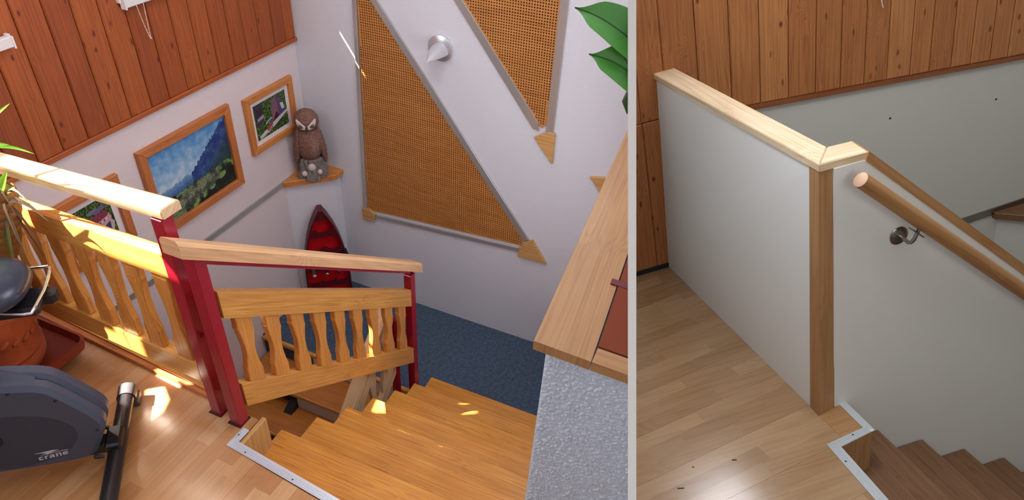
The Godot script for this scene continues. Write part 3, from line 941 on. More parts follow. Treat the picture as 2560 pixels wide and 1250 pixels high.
	obj("steel_bar", along.call(-1.612, -1.570, -1.302, -2.632, 0.838, 0.026, Vector2()), M.red, r2)
	obj("upper_rail", along.call(-1.613, -1.566, -1.312, -2.628, 0.588, 0.128, rnd_off()), M.rail, r2)
	obj("lower_rail", along.call(-1.613, -1.566, -1.312, -2.628, 0.106, 0.130, rnd_off()), M.rail, r2)
	for i in 9:
		var z := -1.402 - 0.141 * i
		var yb: float = 0.234 + (z + 1.26) * -slope
		var yt: float = 0.590 + (z + 1.26) * -slope
		var mb := Mb.new()
		# local x runs towards -z
		mb.prism(vase(0.082, yt - yb, slope), -0.014, 0.014, Transform3D(Basis(Vector3(0, 0, -1), Vector3(0, 1, 0), Vector3(1, 0, 0)), Vector3(-1.586, yb, z)), 0.003, true, rnd_off())
		obj("baluster", mb, M.baluster, r2)

	# railing of the lower flight, seen between the balusters
	var r3 := thing("railing", "lower stair railing of pale wood with a red post, under the sloping railing", "railing", Vector3(-1.70, YF, -2.55))
	post("post", Vector3(-1.685, YF, -2.585), Vector3(-1.645, -0.55, -2.545), M.red, r3)
	var lr := func(x0: float, x1: float, y: float, h: float, z0: float, z1: float) -> Mb:
		var ya: float = y + (z0 + 2.46) * -0.95
		var yb: float = y + (z1 + 2.46) * -0.95
		return hx([Vector3(x0, ya, z0), Vector3(x0, yb, z1), Vector3(x0, yb + h, z1), Vector3(x0, ya + h, z0), Vector3(x1, ya, z0), Vector3(x1, yb, z1), Vector3(x1, yb + h, z1), Vector3(x1, ya + h, z0)])
	obj("cap_rail", lr.call(-1.70, -1.63, -0.46, 0.055, -2.53, -1.75), M.cap, r3)
	obj("upper_rail", lr.call(-1.685, -1.65, -0.64, 0.10, -2.545, -1.75), M.cap, r3)
	for z in [-2.43, -2.30, -2.17]:
		var mb := Mb.new()
		var yb2: float = -0.98 + (z + 2.46) * -0.95
		mb.prism(vase(0.07, 0.34, -0.9), -0.011, 0.011, Transform3D(Basis(Vector3(0, 0, 1), Vector3(0, 1, 0), Vector3(-1, 0, 0)), Vector3(-1.667, yb2, z)), 0.002, true, rnd_off())
		obj("baluster", mb, M.cap, r3)
	obj("lower_rail", lr.call(-1.685, -1.65, -1.08, 0.10, -2.545, -1.75), M.cap, r3)
	obj("joint_bolt", bx(Vector3(-1.632, -0.72, -2.62), Vector3(0.03, 0.02, 0.10), 0.004), M.red, r3)

func swap_uv(m: Mb) -> void:
	for i in m.t.size():
		var v := m.p[i]
		m.t[i] = Vector2(v.x + v.z * 0.02, v.y * 1.0 + v.z)

func left_back_wall_things() -> void:
	var specs := [
		{"label": "large triangular perforated wood panel rising left of the wall lamp, edged with metal", "board": [Vector2(-2.4635, -0.60), Vector2(-2.41, 1.09), Vector2(-1.222, -0.462), Vector2(-1.235, -0.515)],
		"trims": [[Vector2(-2.497, -0.585), Vector2(-2.441, 1.18), Vector2(-2.412, 1.18), Vector2(-2.464, -0.585)], [Vector2(-2.40, -0.654), Vector2(-1.245, -0.570), Vector2(-1.241, -0.535), Vector2(-2.396, -0.623)], [Vector2(-2.412, 1.157), Vector2(-2.412, 1.085), Vector2(-1.217, -0.468), Vector2(-1.178, -0.445)]],
		"blocks": [[Vector2(-2.508, -0.590), Vector2(-2.44, -0.583), Vector2(-2.397, -0.620), Vector2(-2.405, -0.684), Vector2(-2.505, -0.694)], [Vector2(-1.246, -0.607), Vector2(-1.241, -0.542), Vector2(-1.215, -0.476), Vector2(-1.150, -0.437), Vector2(-1.037, -0.598)]]},
		{"label": "narrower triangular perforated wood panel pointing down right of the wall lamp", "board": [Vector2(-1.706 - 0.27, 1.41), Vector2(-1.118, 1.41), Vector2(-1.133, 0.44), Vector2(-1.163, 0.40), Vector2(-1.200, 0.44)],
		"trims": [[Vector2(-2.033, 1.41), Vector2(-1.975, 1.41), Vector2(-1.190, 0.44), Vector2(-1.175, 0.38), Vector2(-1.215, 0.385)], [Vector2(-1.122, 1.41), Vector2(-1.076, 1.41), Vector2(-1.086, 0.38), Vector2(-1.134, 0.38)]],
		"blocks": [[Vector2(-1.202, 0.332), Vector2(-1.137, 0.380), Vector2(-1.110, 0.392), Vector2(-1.071, 0.390), Vector2(-1.069, 0.180)]]},
		{"label": "wooden corner block of a further perforated panel behind the wooden wall cap", "board": [Vector2(-0.74, 0.09), Vector2(-0.55, 0.135), Vector2(-0.55, -0.1)], "trims": [], "blocks": [[Vector2(-0.822, 0.158), Vector2(-0.70, 0.188), Vector2(-0.70, 0.03), Vector2(-0.765, 0.095), Vector2(-0.785, 0.125)]]},
	]
	for sp in specs:
		var t := thing("perforated_panel", sp.label, "wall panel", Vector3(-1.6, 0, ZB))
		obj("backing", prism_at(sp.board, ZB + 0.001, ZB + 0.0045, 0.0), M.dark_backing, t, true)  # dark sheet that shows through the holes
		obj("board", perforated(sp.board, ZB + 0.0085, 0.0161, 0.0051), M.perf, t, true)
		for q in sp.trims: obj("edge_strip", prism_at(q, ZB + 0.0005, ZB + 0.015, 0.0015), M.metal, t)
		for q in sp.blocks: obj("corner_block", prism_at(q, ZB + 0.0005, ZB + 0.022, 0.002), M.maple, t, true)

	# wall lamp: round plate with a pointed half-cone shade
	var l := thing("wall_lamp", "round silver wall lamp with a pointed half-cone shade between the perforated panels", "lamp", Vector3(-1.845, 0.765, ZB))
	var face := Transform3D(Basis(Vector3(1, 0, 0), Vector3(0, 0, 1), Vector3(0, -1, 0)), Vector3(-1.848, 0.764, ZB))
	var mb := Mb.new()
	mb.lathe([Vector2(0, 0.018), Vector2(0.076, 0.018), Vector2(0.082, 0.014), Vector2(0.083, 0.0)], 40, face)
	obj("plate", mb, M.lamp_metal, l)
	var sh := Mb.new()
	var f := func(u: float, v: float) -> Vector3:
		var r := 0.057 * pow(1.0 - pow(v, 2.0), 1.15)
		return Vector3(-1.848 + cos(PI * u) * r, 0.738 + sin(PI * u) * r * 1.1, ZB + 0.018 + 0.165 * v)
	sh.sheet(f, 20, 14, false)
	var fl := func(u: float, v: float) -> Vector3:
		var r := 0.057 * pow(1.0 - pow(v, 2.0), 1.15)
		return Vector3(-1.848 + (1.0 - 2.0 * u) * r, 0.738, ZB + 0.018 + 0.165 * v)
	sh.sheet(fl, 8, 14, true, 2)
	obj("shade", sh, M.shade, l)

func prism_at(q: Array, z0: float, z1: float, b: float) -> Mb:
	var mb := Mb.new()
	mb.prism(q, z0, z1, Transform3D(), b)
	return mb

# a sheet with a square grid of round holes, cut to the outline
func perforated(outline: Array, z: float, pitch: float, r: float) -> Mb:
	var mb := Mb.new()
	var poly := PackedVector2Array(outline)
	var lo := Vector2(9, 9)
	var hi := Vector2(-9, -9)
	for v in poly: lo = lo.min(v); hi = hi.max(v)
	var o := Vector3(0, 0, 1)
	for i in int((hi.x - lo.x) / pitch) + 2:
		for j in int((hi.y - lo.y) / pitch) + 2:
			var c := lo + Vector2(i, j) * pitch
			var h := pitch / 2
			var cell := PackedVector2Array([c + Vector2(-h, -h), c + Vector2(h, -h), c + Vector2(h, h), c + Vector2(-h, h)])
			var full := true
			for v in cell:
				if not Geometry2D.is_point_in_polygon(v, poly): full = false
			if not full:
				for part in Geometry2D.intersect_polygons(cell, poly):
					var idx := Geometry2D.triangulate_polygon(part)
					for k in range(0, idx.size(), 3):
						mb.tri(Vector3(part[idx[k]].x, part[idx[k]].y, z), Vector3(part[idx[k + 1]].x, part[idx[k + 1]].y, z), Vector3(part[idx[k + 2]].x, part[idx[k + 2]].y, z), o, part[idx[k]], part[idx[k + 1]], part[idx[k + 2]])
				continue
			var rim := []
			var sq := []
			for k in 8:
				var a := TAU * k / 8.0
				rim.append(c + Vector2(cos(a), sin(a)) * r)
				var d := Vector2(cos(a), sin(a))
				sq.append(c + d * (h / maxf(absf(d.x), absf(d.y))))
			for k in 8:
				var l := (k + 1) % 8
				var A := Vector3(rim[k].x, rim[k].y, z)
				var B := Vector3(rim[l].x, rim[l].y, z)
				var C := Vector3(sq[l].x, sq[l].y, z)
				var D := Vector3(sq[k].x, sq[k].y, z)
				mb.tri(A, B, C, o, rim[k], rim[l], sq[l])
				mb.tri(A, C, D, o, rim[k], sq[l], sq[k])
				var wall := Vector3(c.x, c.y, z) - (A + B) / 2
				mb.tri(A, B, B - o * 0.004, wall, rim[k], rim[l], rim[l])
				mb.tri(A, B - o * 0.004, A - o * 0.004, wall, rim[k], rim[l], rim[k])
	return mb

func left_frames() -> void:
	frame("large framed mountain valley view with blue sky on the left wall, with no mount", -2.174, -2.863, -0.113, 0.437, 0.05, M.frame_dark, 0.0, landscape())
	frame("small framed aerial view of a dark-roofed house, with a white mount, nearest the owl", -2.99, -3.452, 0.012, 0.402, 0.042, M.frame, 0.032, house(0))
	frame("framed aerial view of a long red-roofed house, partly hidden behind the landing railing", -1.632, -2.032, 0.008, 0.394, 0.045, M.frame_dark, 0.036, house(1))

func frame(label: String, z0: float, z1: float, y0: float, y1: float, w: float, m: Material, mount: float, im: Image) -> void:
	var t := thing("picture_frame", label, "picture", Vector3(XL, y0, (z0 + z1) / 2))
	# local x runs to the right as one faces the wall (towards -z), local z out of the wall
	var x := Transform3D(Basis(Vector3(0, 0, -1), Vector3(0, 1, 0), Vector3(1, 0, 0)), Vector3(XL, 0, z0))
	var W := z0 - z1
	var o := [Vector2(0, y0), Vector2(W, y0), Vector2(W, y1), Vector2(0, y1)]
	var i := [Vector2(w, y0 + w), Vector2(W - w, y0 + w), Vector2(W - w, y1 - w), Vector2(w, y1 - w)]
	for k in 4:
		var l := (k + 1) % 4
		var mb := Mb.new()
		mb.prism([o[k], o[l], i[l], i[k]], 0.0, 0.03, x, 0.003, k % 2 == 1, rnd_off())
		obj("frame_rail", mb, m, t)
	var mm := Mb.new()
	mm.prism(i, 0.0, 0.010, x)
	if mount > 0.0: obj("mount", mm, M.paper, t)
	else: obj("backing", mm, M.paper, t)
	var d := w + mount
	var ph := Mb.new()
	var c := [Vector3(d, y0 + d, 0.0115), Vector3(W - d, y0 + d, 0.0115), Vector3(W - d, y1 - d, 0.0115), Vector3(d, y1 - d, 0.0115)]
	var u := [Vector2(0, 1), Vector2(1, 1), Vector2(1, 0), Vector2(0, 0)]
	ph.tri(x * c[0], x * c[1], x * c[2], Vector3(1, 0, 0), u[0], u[1], u[2])
	ph.tri(x * c[0], x * c[2], x * c[3], Vector3(1, 0, 0), u[0], u[2], u[3])
	obj("print", ph, print_mat(im), t)

func left_corner() -> void:
	# boxed corner pier with the wooden shelf on it
	var pier := thing("pillar", "white boxed-in corner pier under the owl's shelf", "pillar", Vector3(-2.85, YF, -3.45), "", "structure")
	var lay := Transform3D(Basis(Vector3(1, 0, 0), Vector3(0, 0, 1), Vector3(0, 1, 0)), Vector3())
	var mb := Mb.new()
	mb.prism([Vector2(XL, -3.25), Vector2(-2.69, -3.50), Vector2(-2.69, ZB), Vector2(XL, ZB)], YF, -0.352, lay)
	obj("plaster", mb, M.white_back, pier)
	var sh := thing("corner_shelf", "varnished wooden corner shelf carrying the owl", "shelf", Vector3(-2.85, -0.352, -3.45))
	mb = Mb.new()
	mb.prism([Vector2(XL, -3.215), Vector2(-2.915, -3.215), Vector2(-2.655, -3.475), Vector2(-2.655, ZB), Vector2(XL, ZB)], -0.352, -0.31, lay, 0.003)
	obj("board", mb, M.frame, sh)

	# owl on its stump, looking along (1, 0, 1)
	var ob := Basis(Vector3(0, 1, 0), 0.62)
	var base := Vector3(-2.795, -0.31, -3.405)
	var owl := thing("owl_statue", "brown owl figure with white eye patches perched on a grey stump", "statue", base, "", "", ob)
	var X := Transform3D(ob, base)
	var n := FastNoiseLite.new()
	n.seed = 5; n.frequency = 9.0; n.fractal_octaves = 3
	mb = Mb.new()
	mb.sheet(func(u, v):
		var a = -TAU * u
		var r = lerpf(0.10, 0.075, clampf(v * 1.3, 0, 1)) + 0.02 * n.get_noise_2d(cos(a) * 0.3 + v * 0.2, sin(a) * 0.3) + 0.010 * sin(5.0 * a + 3.0 * v) * (1.0 - v) + 0.006 * sin(13.0 * a + 2.0 * sin(v * 5.0)) + 0.004 * sin(29.0 * a)
		if v > 0.92: r *= (1.0 - v) / 0.08
		return X * Vector3(cos(a) * r, minf(v, 0.93) * 0.165, sin(a) * r * 0.86), 72, 20, true)
	obj("stump", mb, M.stump, owl)
	for k in [[Vector3(0.0, 0.10, 0.066), 0.028], [Vector3(-0.055, 0.05, 0.065), 0.020], [Vector3(0.05, 0.06, 0.066), 0.018]]:
		mb = Mb.new()
		mb.blob(X * k[0], func(d): return ob * Vector3(d.x * k[1], d.y * k[1] * 1.1, d.z * 0.018), 14, 8)
		obj("knot", mb, M.owl_pale, owl)
	mb = Mb.new()
	mb.blob(X * Vector3(0, 0.270, 0), func(d):
		var w = 0.090 * (1.0 - 0.10 * d.y - 0.12 * d.y * d.y)
		var f = 1.0 + 0.05 * n.get_noise_3d(d.x * 0.6, d.y * 0.6, d.z * 0.6) + 0.022 * sin(d.y * 26.0 + 4.0 * sin(atan2(d.z, d.x) * 9.0))
		return ob * (Vector3(d.x * w, d.y * 0.150, d.z * (0.082 + 0.012 * sqrt(1.0 - d.y * d.y))) * f), 48, 36)
	obj("body", mb, M.owl, owl)
	mb = Mb.new()
	mb.blob(X * Vector3(0.012, 0.262, 0.026), func(d):
		var f = 1.0 + 0.03 * sin(d.y * 34.0 + 5.0 * sin(atan2(d.z, d.x) * 8.0))
		return ob * (Vector3(d.x * 0.066, d.y * 0.115, d.z * 0.066) * f), 40, 28)
	obj("breast", mb, M.owl_light, owl)
	for s in [-1.0, 1.0]:
		mb = Mb.new()
		mb.blob(X * Vector3(s * 0.080, 0.240, -0.006), func(d):
			var f = 1.0 + 0.08 * sin(d.y * 16.0 + d.z * 5.0)
			var tip = 1.0 - 0.45 * clampf(-d.y, 0, 1)
			return ob * Basis(Vector3(0, 0, 1), s * 0.13) * Vector3(d.x * 0.026 * f, d.y * 0.145, d.z * 0.064 * tip * f), 24, 20)
		obj("wing", mb, M.owl, owl)
	mb = Mb.new()
	mb.blob(X * Vector3(0, 0.436, 0.010), func(d):
		var f = 1.0 + 0.05 * n.get_noise_3d(d.x * 0.7, d.y * 0.7 + 4.0, d.z * 0.7)
		return ob * (Vector3(d.x * 0.082, d.y * 0.082, d.z * 0.074) * f), 40, 28)
	obj("head", mb, M.owl, owl)
	for s in [-1.0, 1.0]:
		var slant = ob * Basis(Vector3(1, 0, 0), 0.02) * Basis(Vector3(0, 1, 0), s * 0.42)
		var face = []
		for q in [[0.000, -0.026], [0.012, -0.034], [0.036, -0.032], [0.056, -0.016], [0.066, 0.010], [0.068, 0.034], [0.050, 0.026], [0.028, 0.010], [0.008, -0.008]]: face.append(Vector2(s * q[0], q[1]))
		mb = Mb.new()
		mb.prism(face, -0.020, 0.010, Transform3D(slant, X * Vector3(s * 0.001, 0.434, 0.089)), 0.004)
		obj("eye_patch", mb, M.owl_pale, owl)
		mb = Mb.new()
		mb.blob(Transform3D(slant, X * Vector3(s * 0.001, 0.434, 0.089)) * Vector3(s * 0.036, -0.010, 0.009), func(d): return slant * Basis(Vector3(0, 0, 1), s * 0.4) * Vector3(d.x * 0.019, d.y * 0.014, d.z * 0.006), 16, 8)
		obj("eye", mb, M.owl_eye, owl)
		mb = Mb.new()
		mb.blob(Transform3D(slant, X * Vector3(s * 0.001, 0.434, 0.089)) * Vector3(s * 0.034, -0.010, 0.0145), func(d): return slant * Vector3(d.x * 0.006, d.y * 0.006, d.z * 0.003), 12, 8)
		obj("pupil", mb, M.owl_beak, owl)
	mb = Mb.new()
	mb.blob(X * Vector3(0, 0.410, 0.096), func(d): return ob * Vector3(d.x * 0.009, d.y * 0.019, d.z * 0.012 * (1.0 - 0.3 * d.y)), 14, 10)
	obj("beak", mb, M.owl_beak, owl)
	mb = Mb.new()
	mb.blob(X * Vector3(0.05, 0.165, -0.055), func(d): return ob * Vector3(d.x * 0.03, d.y * 0.05, d.z * 0.018), 12, 8)
	obj("tail", mb, M.owl, owl)

	# wine rack shaped like an upright boat, leaning into the corner
	var rb := Vector3(-2.745, YF, -3.355)
	var rk := thing("wine_rack", "dark red boat-shaped wine rack standing upright in the corner under the owl", "wine rack", rb)
	var q := Basis(Vector3(0.75, 0, -0.66).normalized(), Vector3(0, 1, 0), Vector3(0.66, 0, 0.75).normalized())
	var RX := Transform3D(q, rb)
	var half := [[0.012, 0.825], [0.045, 0.765], [0.080, 0.685], [0.112, 0.585], [0.138, 0.470], [0.155, 0.340], [0.163, 0.200], [0.166, 0.0]]
	var hull := []
	for h in half: hull.append(Vector2(h[0], h[1]))
	half.reverse()
	for h in half: hull.append(Vector2(-h[0], h[1]))
	mb = Mb.new()
	mb.prism(hull, -0.05, -0.02, RX, 0.002)
	obj("back", mb, M.wine_red, rk)
	mb = Mb.new()
	for i in hull.size():
		var a: Vector2 = hull[i]
		var b: Vector2 = hull[(i + 1) % hull.size()]
		var e := (b - a).normalized() * 0.004
		var nn := Vector2((b - a).y, -(b - a).x).normalized() * 0.006
		mb.prism([a - e - nn, b + e - nn, b + e + nn, a - e + nn], -0.05, 0.040, RX, 0.001)
	obj("hull", mb, M.wine_dark, rk)
	mb = Mb.new()
	mb.prism([Vector2(-0.010, 0.82), Vector2(0.010, 0.82), Vector2(0.050, 0.740), Vector2(-0.050, 0.740)], 0.02, 0.034, RX, 0.002)
	obj("bow_piece", mb, M.wine_dark, rk)
	for row in [[0.60, 0.105, 1], [0.44, 0.138, 2], [0.28, 0.156, 3], [0.12, 0.160, 3]]:
		var y: float = row[0]
		var hw: float = row[1] - 0.008
		var cnt: int = row[2]
		mb = Mb.new()
		mb.cbox(Vector3(0, y, 0.01), Vector3(hw * 2, 0.010, 0.058), 0.001, Vector2(), RX)
		obj("shelf", mb, M.wine_dark, rk)
		# scalloped front board
		var pts := [Vector2(-hw, y), Vector2(hw, y)]
		var top := []
		for i in 33:
			var x := lerpf(hw, -hw, i / 32.0)
			var c := 1.0
			for k in cnt:
				var cx := lerpf(-hw, hw, (k + 0.5) / cnt)
				var dx := absf(x - cx) / 0.042
				if dx < 1.0: c = minf(c, 1.0 - 0.85 * sqrt(1.0 - dx * dx))
			top.append(Vector2(x, y + 0.012 + 0.05 * c))
		mb = Mb.new()
		mb.prism(pts + top, 0.030, 0.042, RX)
		obj("scallop", mb, M.wine_dark, rk)
	var bl := [["dark wine bottle with a grey capsule, leftmost in the red rack", -0.105, 0.30, M.bottle_neck, M.cork], ["dark wine bottle with a gold top, lying second from the left in the red rack", -0.012, 0.30, M.glass_dark, M.gold], ["black wine bottle end lying third from the left in the red rack", 0.076, 0.30, M.glass_dark, M.glass_dark], ["dark wine bottle with a red neck, lying at the right end of the red rack", 0.142, 0.30, M.bottle_neck, M.wine_red]]
	for s in bl:
		var p := RX * Vector3(s[1], 0.385 if s[1] < 0.1 else 0.395, 0.01)
		var ax := (q * Vector3(0.12 if s[1] > 0.1 else 0.0, -0.30, 1.0)).normalized()
		var yy := ax
		var xx := yy.cross(Vector3(0, 1, 0)).normalized()
		var bxf := Transform3D(Basis(xx, yy, xx.cross(yy)), p - ax * 0.03)
		var t := thing("wine_bottle", s[0], "bottle", p, "bottles in the wine rack")
		mb = Mb.new()
		var k := 0.8 if s[1] > 0.1 else 1.0
		mb.lathe([Vector2(0, -0.01), Vector2(0.03 * k, -0.01), Vector2(0.034 * k, 0.0), Vector2(0.034 * k, 0.07), Vector2(0.028 * k, 0.095), Vector2(0.014 * k, 0.12), Vector2(0.013 * k, 0.13)], 20, bxf)
		obj("body", mb, M.glass_dark, t)
		mb = Mb.new()
		mb.lathe([Vector2(0.0132 * k, 0.128), Vector2(0.0138 * k, 0.17), Vector2(0.0145 * k, 0.176), Vector2(0.0145 * k, 0.186), Vector2(0.012 * k, 0.190)], 16, bxf)
		obj("neck", mb, s[3], t)
		mb = Mb.new()
		mb.lathe([Vector2(0, 0.193), Vector2(0.011 * k, 0.193), Vector2(0.0135 * k, 0.188)], 16, bxf)
		obj("top", mb, s[4], t)

func left_half_wall() -> void:
	# rough plastered half wall with its wooden cap
	var w := thing("wall_half", "rough white plastered half wall beside the stairs, under the wooden cap", "wall", Vector3(-0.15, 0, -1.22), "", "structure")
	var n := FastNoiseLite.new()
	n.seed = 12; n.frequency = 80.0; n.fractal_octaves = 3
	n.noise_type = FastNoiseLite.TYPE_SIMPLEX_SMOOTH
	var n2 := FastNoiseLite.new()
	n2.seed = 17; n2.frequency = 180.0; n2.fractal_octaves = 2
	var rel := func(x: float, y: float) -> float:
		var a := n.get_noise_2d(x, y)
		var b := n2.get_noise_2d(x, y)
		return 0.0085 * maxf(0.0, a + 0.12) + 0.0065 * maxf(0.0, b)
	var mb := Mb.new()
	mb.sheet(func(u, v):
		var x = -0.3475 + u * 0.37
		var y = 0.18 + v * 0.79
		return Vector3(x - 0.0095 * (1.0 - v), y, -1.29 + rel.call(x, y) * smoothstep(0.0, 0.03, u + 0.004)), 110, 230)
	obj("plaster", mb, M.rough_plaster, w, true)
	mb = Mb.new()
	mb.hexa([Vector3(-0.3475, 0.9715, -1.2915), Vector3(0.2, 0.9715, -1.2915), Vector3(0.2, -1.5, -1.2915), Vector3(-0.357, -1.5, -1.2915), Vector3(-0.3475, 0.9715, -3.0), Vector3(0.2, 0.9715, -3.0), Vector3(0.2, -1.5, -3.0), Vector3(-0.357, -1.5, -3.0)])
	obj("core", mb, M.rough_plaster, w, true)

	var c := thing("wooden_wall_cap", "thick maple cap board on the rough half wall at the right of the left stairwell", "wall cap", Vector3(-0.25, 0.97, -1.6))
	var y0 := 0.972
	var y1 := 1.0
	obj("board", hx([Vector3(-0.378, y0, -1.258), Vector3(-0.214, y0, -1.252), Vector3(-0.324, y0, -2.9), Vector3(-0.492, y0, -2.9), Vector3(-0.378, y1, -1.262), Vector3(-0.214, y1, -1.256), Vector3(-0.324, y1, -2.9), Vector3(-0.492, y1, -2.9)], Vector2(0.1, 0.05)), M.slab, c, true)
	obj("front_board", hx([Vector3(-0.2125, y0, -1.252), Vector3(0.1, y0, -1.244), Vector3(0.1, y0, -1.305), Vector3(-0.2125, y0, -1.312), Vector3(-0.2125, y1, -1.256), Vector3(0.1, y1, -1.248), Vector3(0.1, y1, -1.305), Vector3(-0.2125, y1, -1.312)], Vector2(0.5, 0.3)), M.slab, c, true)
	var mt := thing("inlay_mat", "rust-red woven mat lying in the wooden cap of the half wall", "mat", Vector3(-0.15, 1.0, -1.6))
	obj("cloth", hx([Vector3(-0.213, 0.985, -1.316), Vector3(0.1, 0.985, -1.309), Vector3(0.1, 0.985, -2.9), Vector3(-0.321, 0.985, -2.9), Vector3(-0.213, 1.003, -1.316), Vector3(0.1, 1.003, -1.309), Vector3(0.1, 1.003, -2.9), Vector3(-0.321, 1.003, -2.9)]), M.rust, mt, true)
	obj("seam", hx([Vector3(-0.256, 1.0, -1.585), Vector3(0.1, 1.0, -1.565), Vector3(0.1, 1.0, -1.600), Vector3(-0.258, 1.0, -1.610), Vector3(-0.256, 1.005, -1.585), Vector3(0.1, 1.005, -1.565), Vector3(0.1, 1.005, -1.600), Vector3(-0.258, 1.005, -1.610)]), M.wine_dark, mt, true)

	# broad green leaves reaching in from the party wall
	var pl := thing("potted_plant", "broad glossy green leaves of a plant reaching in above the wooden wall cap", "plant", Vector3(-0.3, 1.6, -1.6))
	big_leaf(pl, Vector3(-0.468, 1.782, -1.60), Vector3(-0.235, 1.640, -1.66), Vector3(0.10, 0.72, 0.68), 0.053, 0.016)
	big_leaf(pl, Vector3(-0.413, 1.684, -1.58), Vector3(-0.215, 1.575, -1.62), Vector3(-0.05, 0.80, 0.60), 0.054, 0.012)
	var st := Mb.new()
	st.tube([Vector3(-0.345, 1.70, -1.615), Vector3(-0.325, 1.665, -1.618), Vector3(-0.30, 1.62, -1.62)], [0.006, 0.014, 0.016], 8)
	obj("leaf_stalk", st, M.leaf_dark, pl, true)
	st = Mb.new()
	st.tube([Vector3(-0.303, 1.60, -1.60), Vector3(-0.306, 1.575, -1.60), Vector3(-0.296, 1.545, -1.60)], [0.007, 0.011, 0.004], 8)
	obj("leaf_stalk", st, M.leaf_dark, pl, true)

func big_leaf(t: Node, tip: Vector3, root: Vector3, facing: Vector3, w: float, droop: float) -> void:
	var d := root - tip
	var nrm := (facing - d * facing.dot(d) / d.length_squared()).normalized()
	var sd := nrm.cross(d.normalized())
	var f := func(u: float, v: float, lift: float) -> Vector3:
		var wd := w * pow(sin(PI * clampf(0.06 + u * 0.80, 0, 1)), 0.85) * smoothstep(-0.02, 0.22, u)
		var s := v * 2.0 - 1.0
		var mid := tip + d * u + Vector3(0, 0.025 * sin(PI * u), 0)
		return mid + sd * wd * s + nrm * (0.35 * wd * absf(s) + droop * sin(u * 9.0 + s) * 0.2 + lift)
	var mb := Mb.new()
	mb.sheet(func(u, v): return f.call(u, v, 0.0006), 28, 12)
	mb.sheet(func(u, v): return f.call(u, v, -0.0006), 28, 12, true, 2)
	obj("leaf", mb, M.leaf_big, t, true)
	var ml := Mb.new()
	var path := []
	for i in 15: path.append(f.call(i / 14.0, 0.5, 0.0012))
	ml.tube(path, 0.0016, 6)
	obj("midrib", ml, M.leaf_dark, t, true)

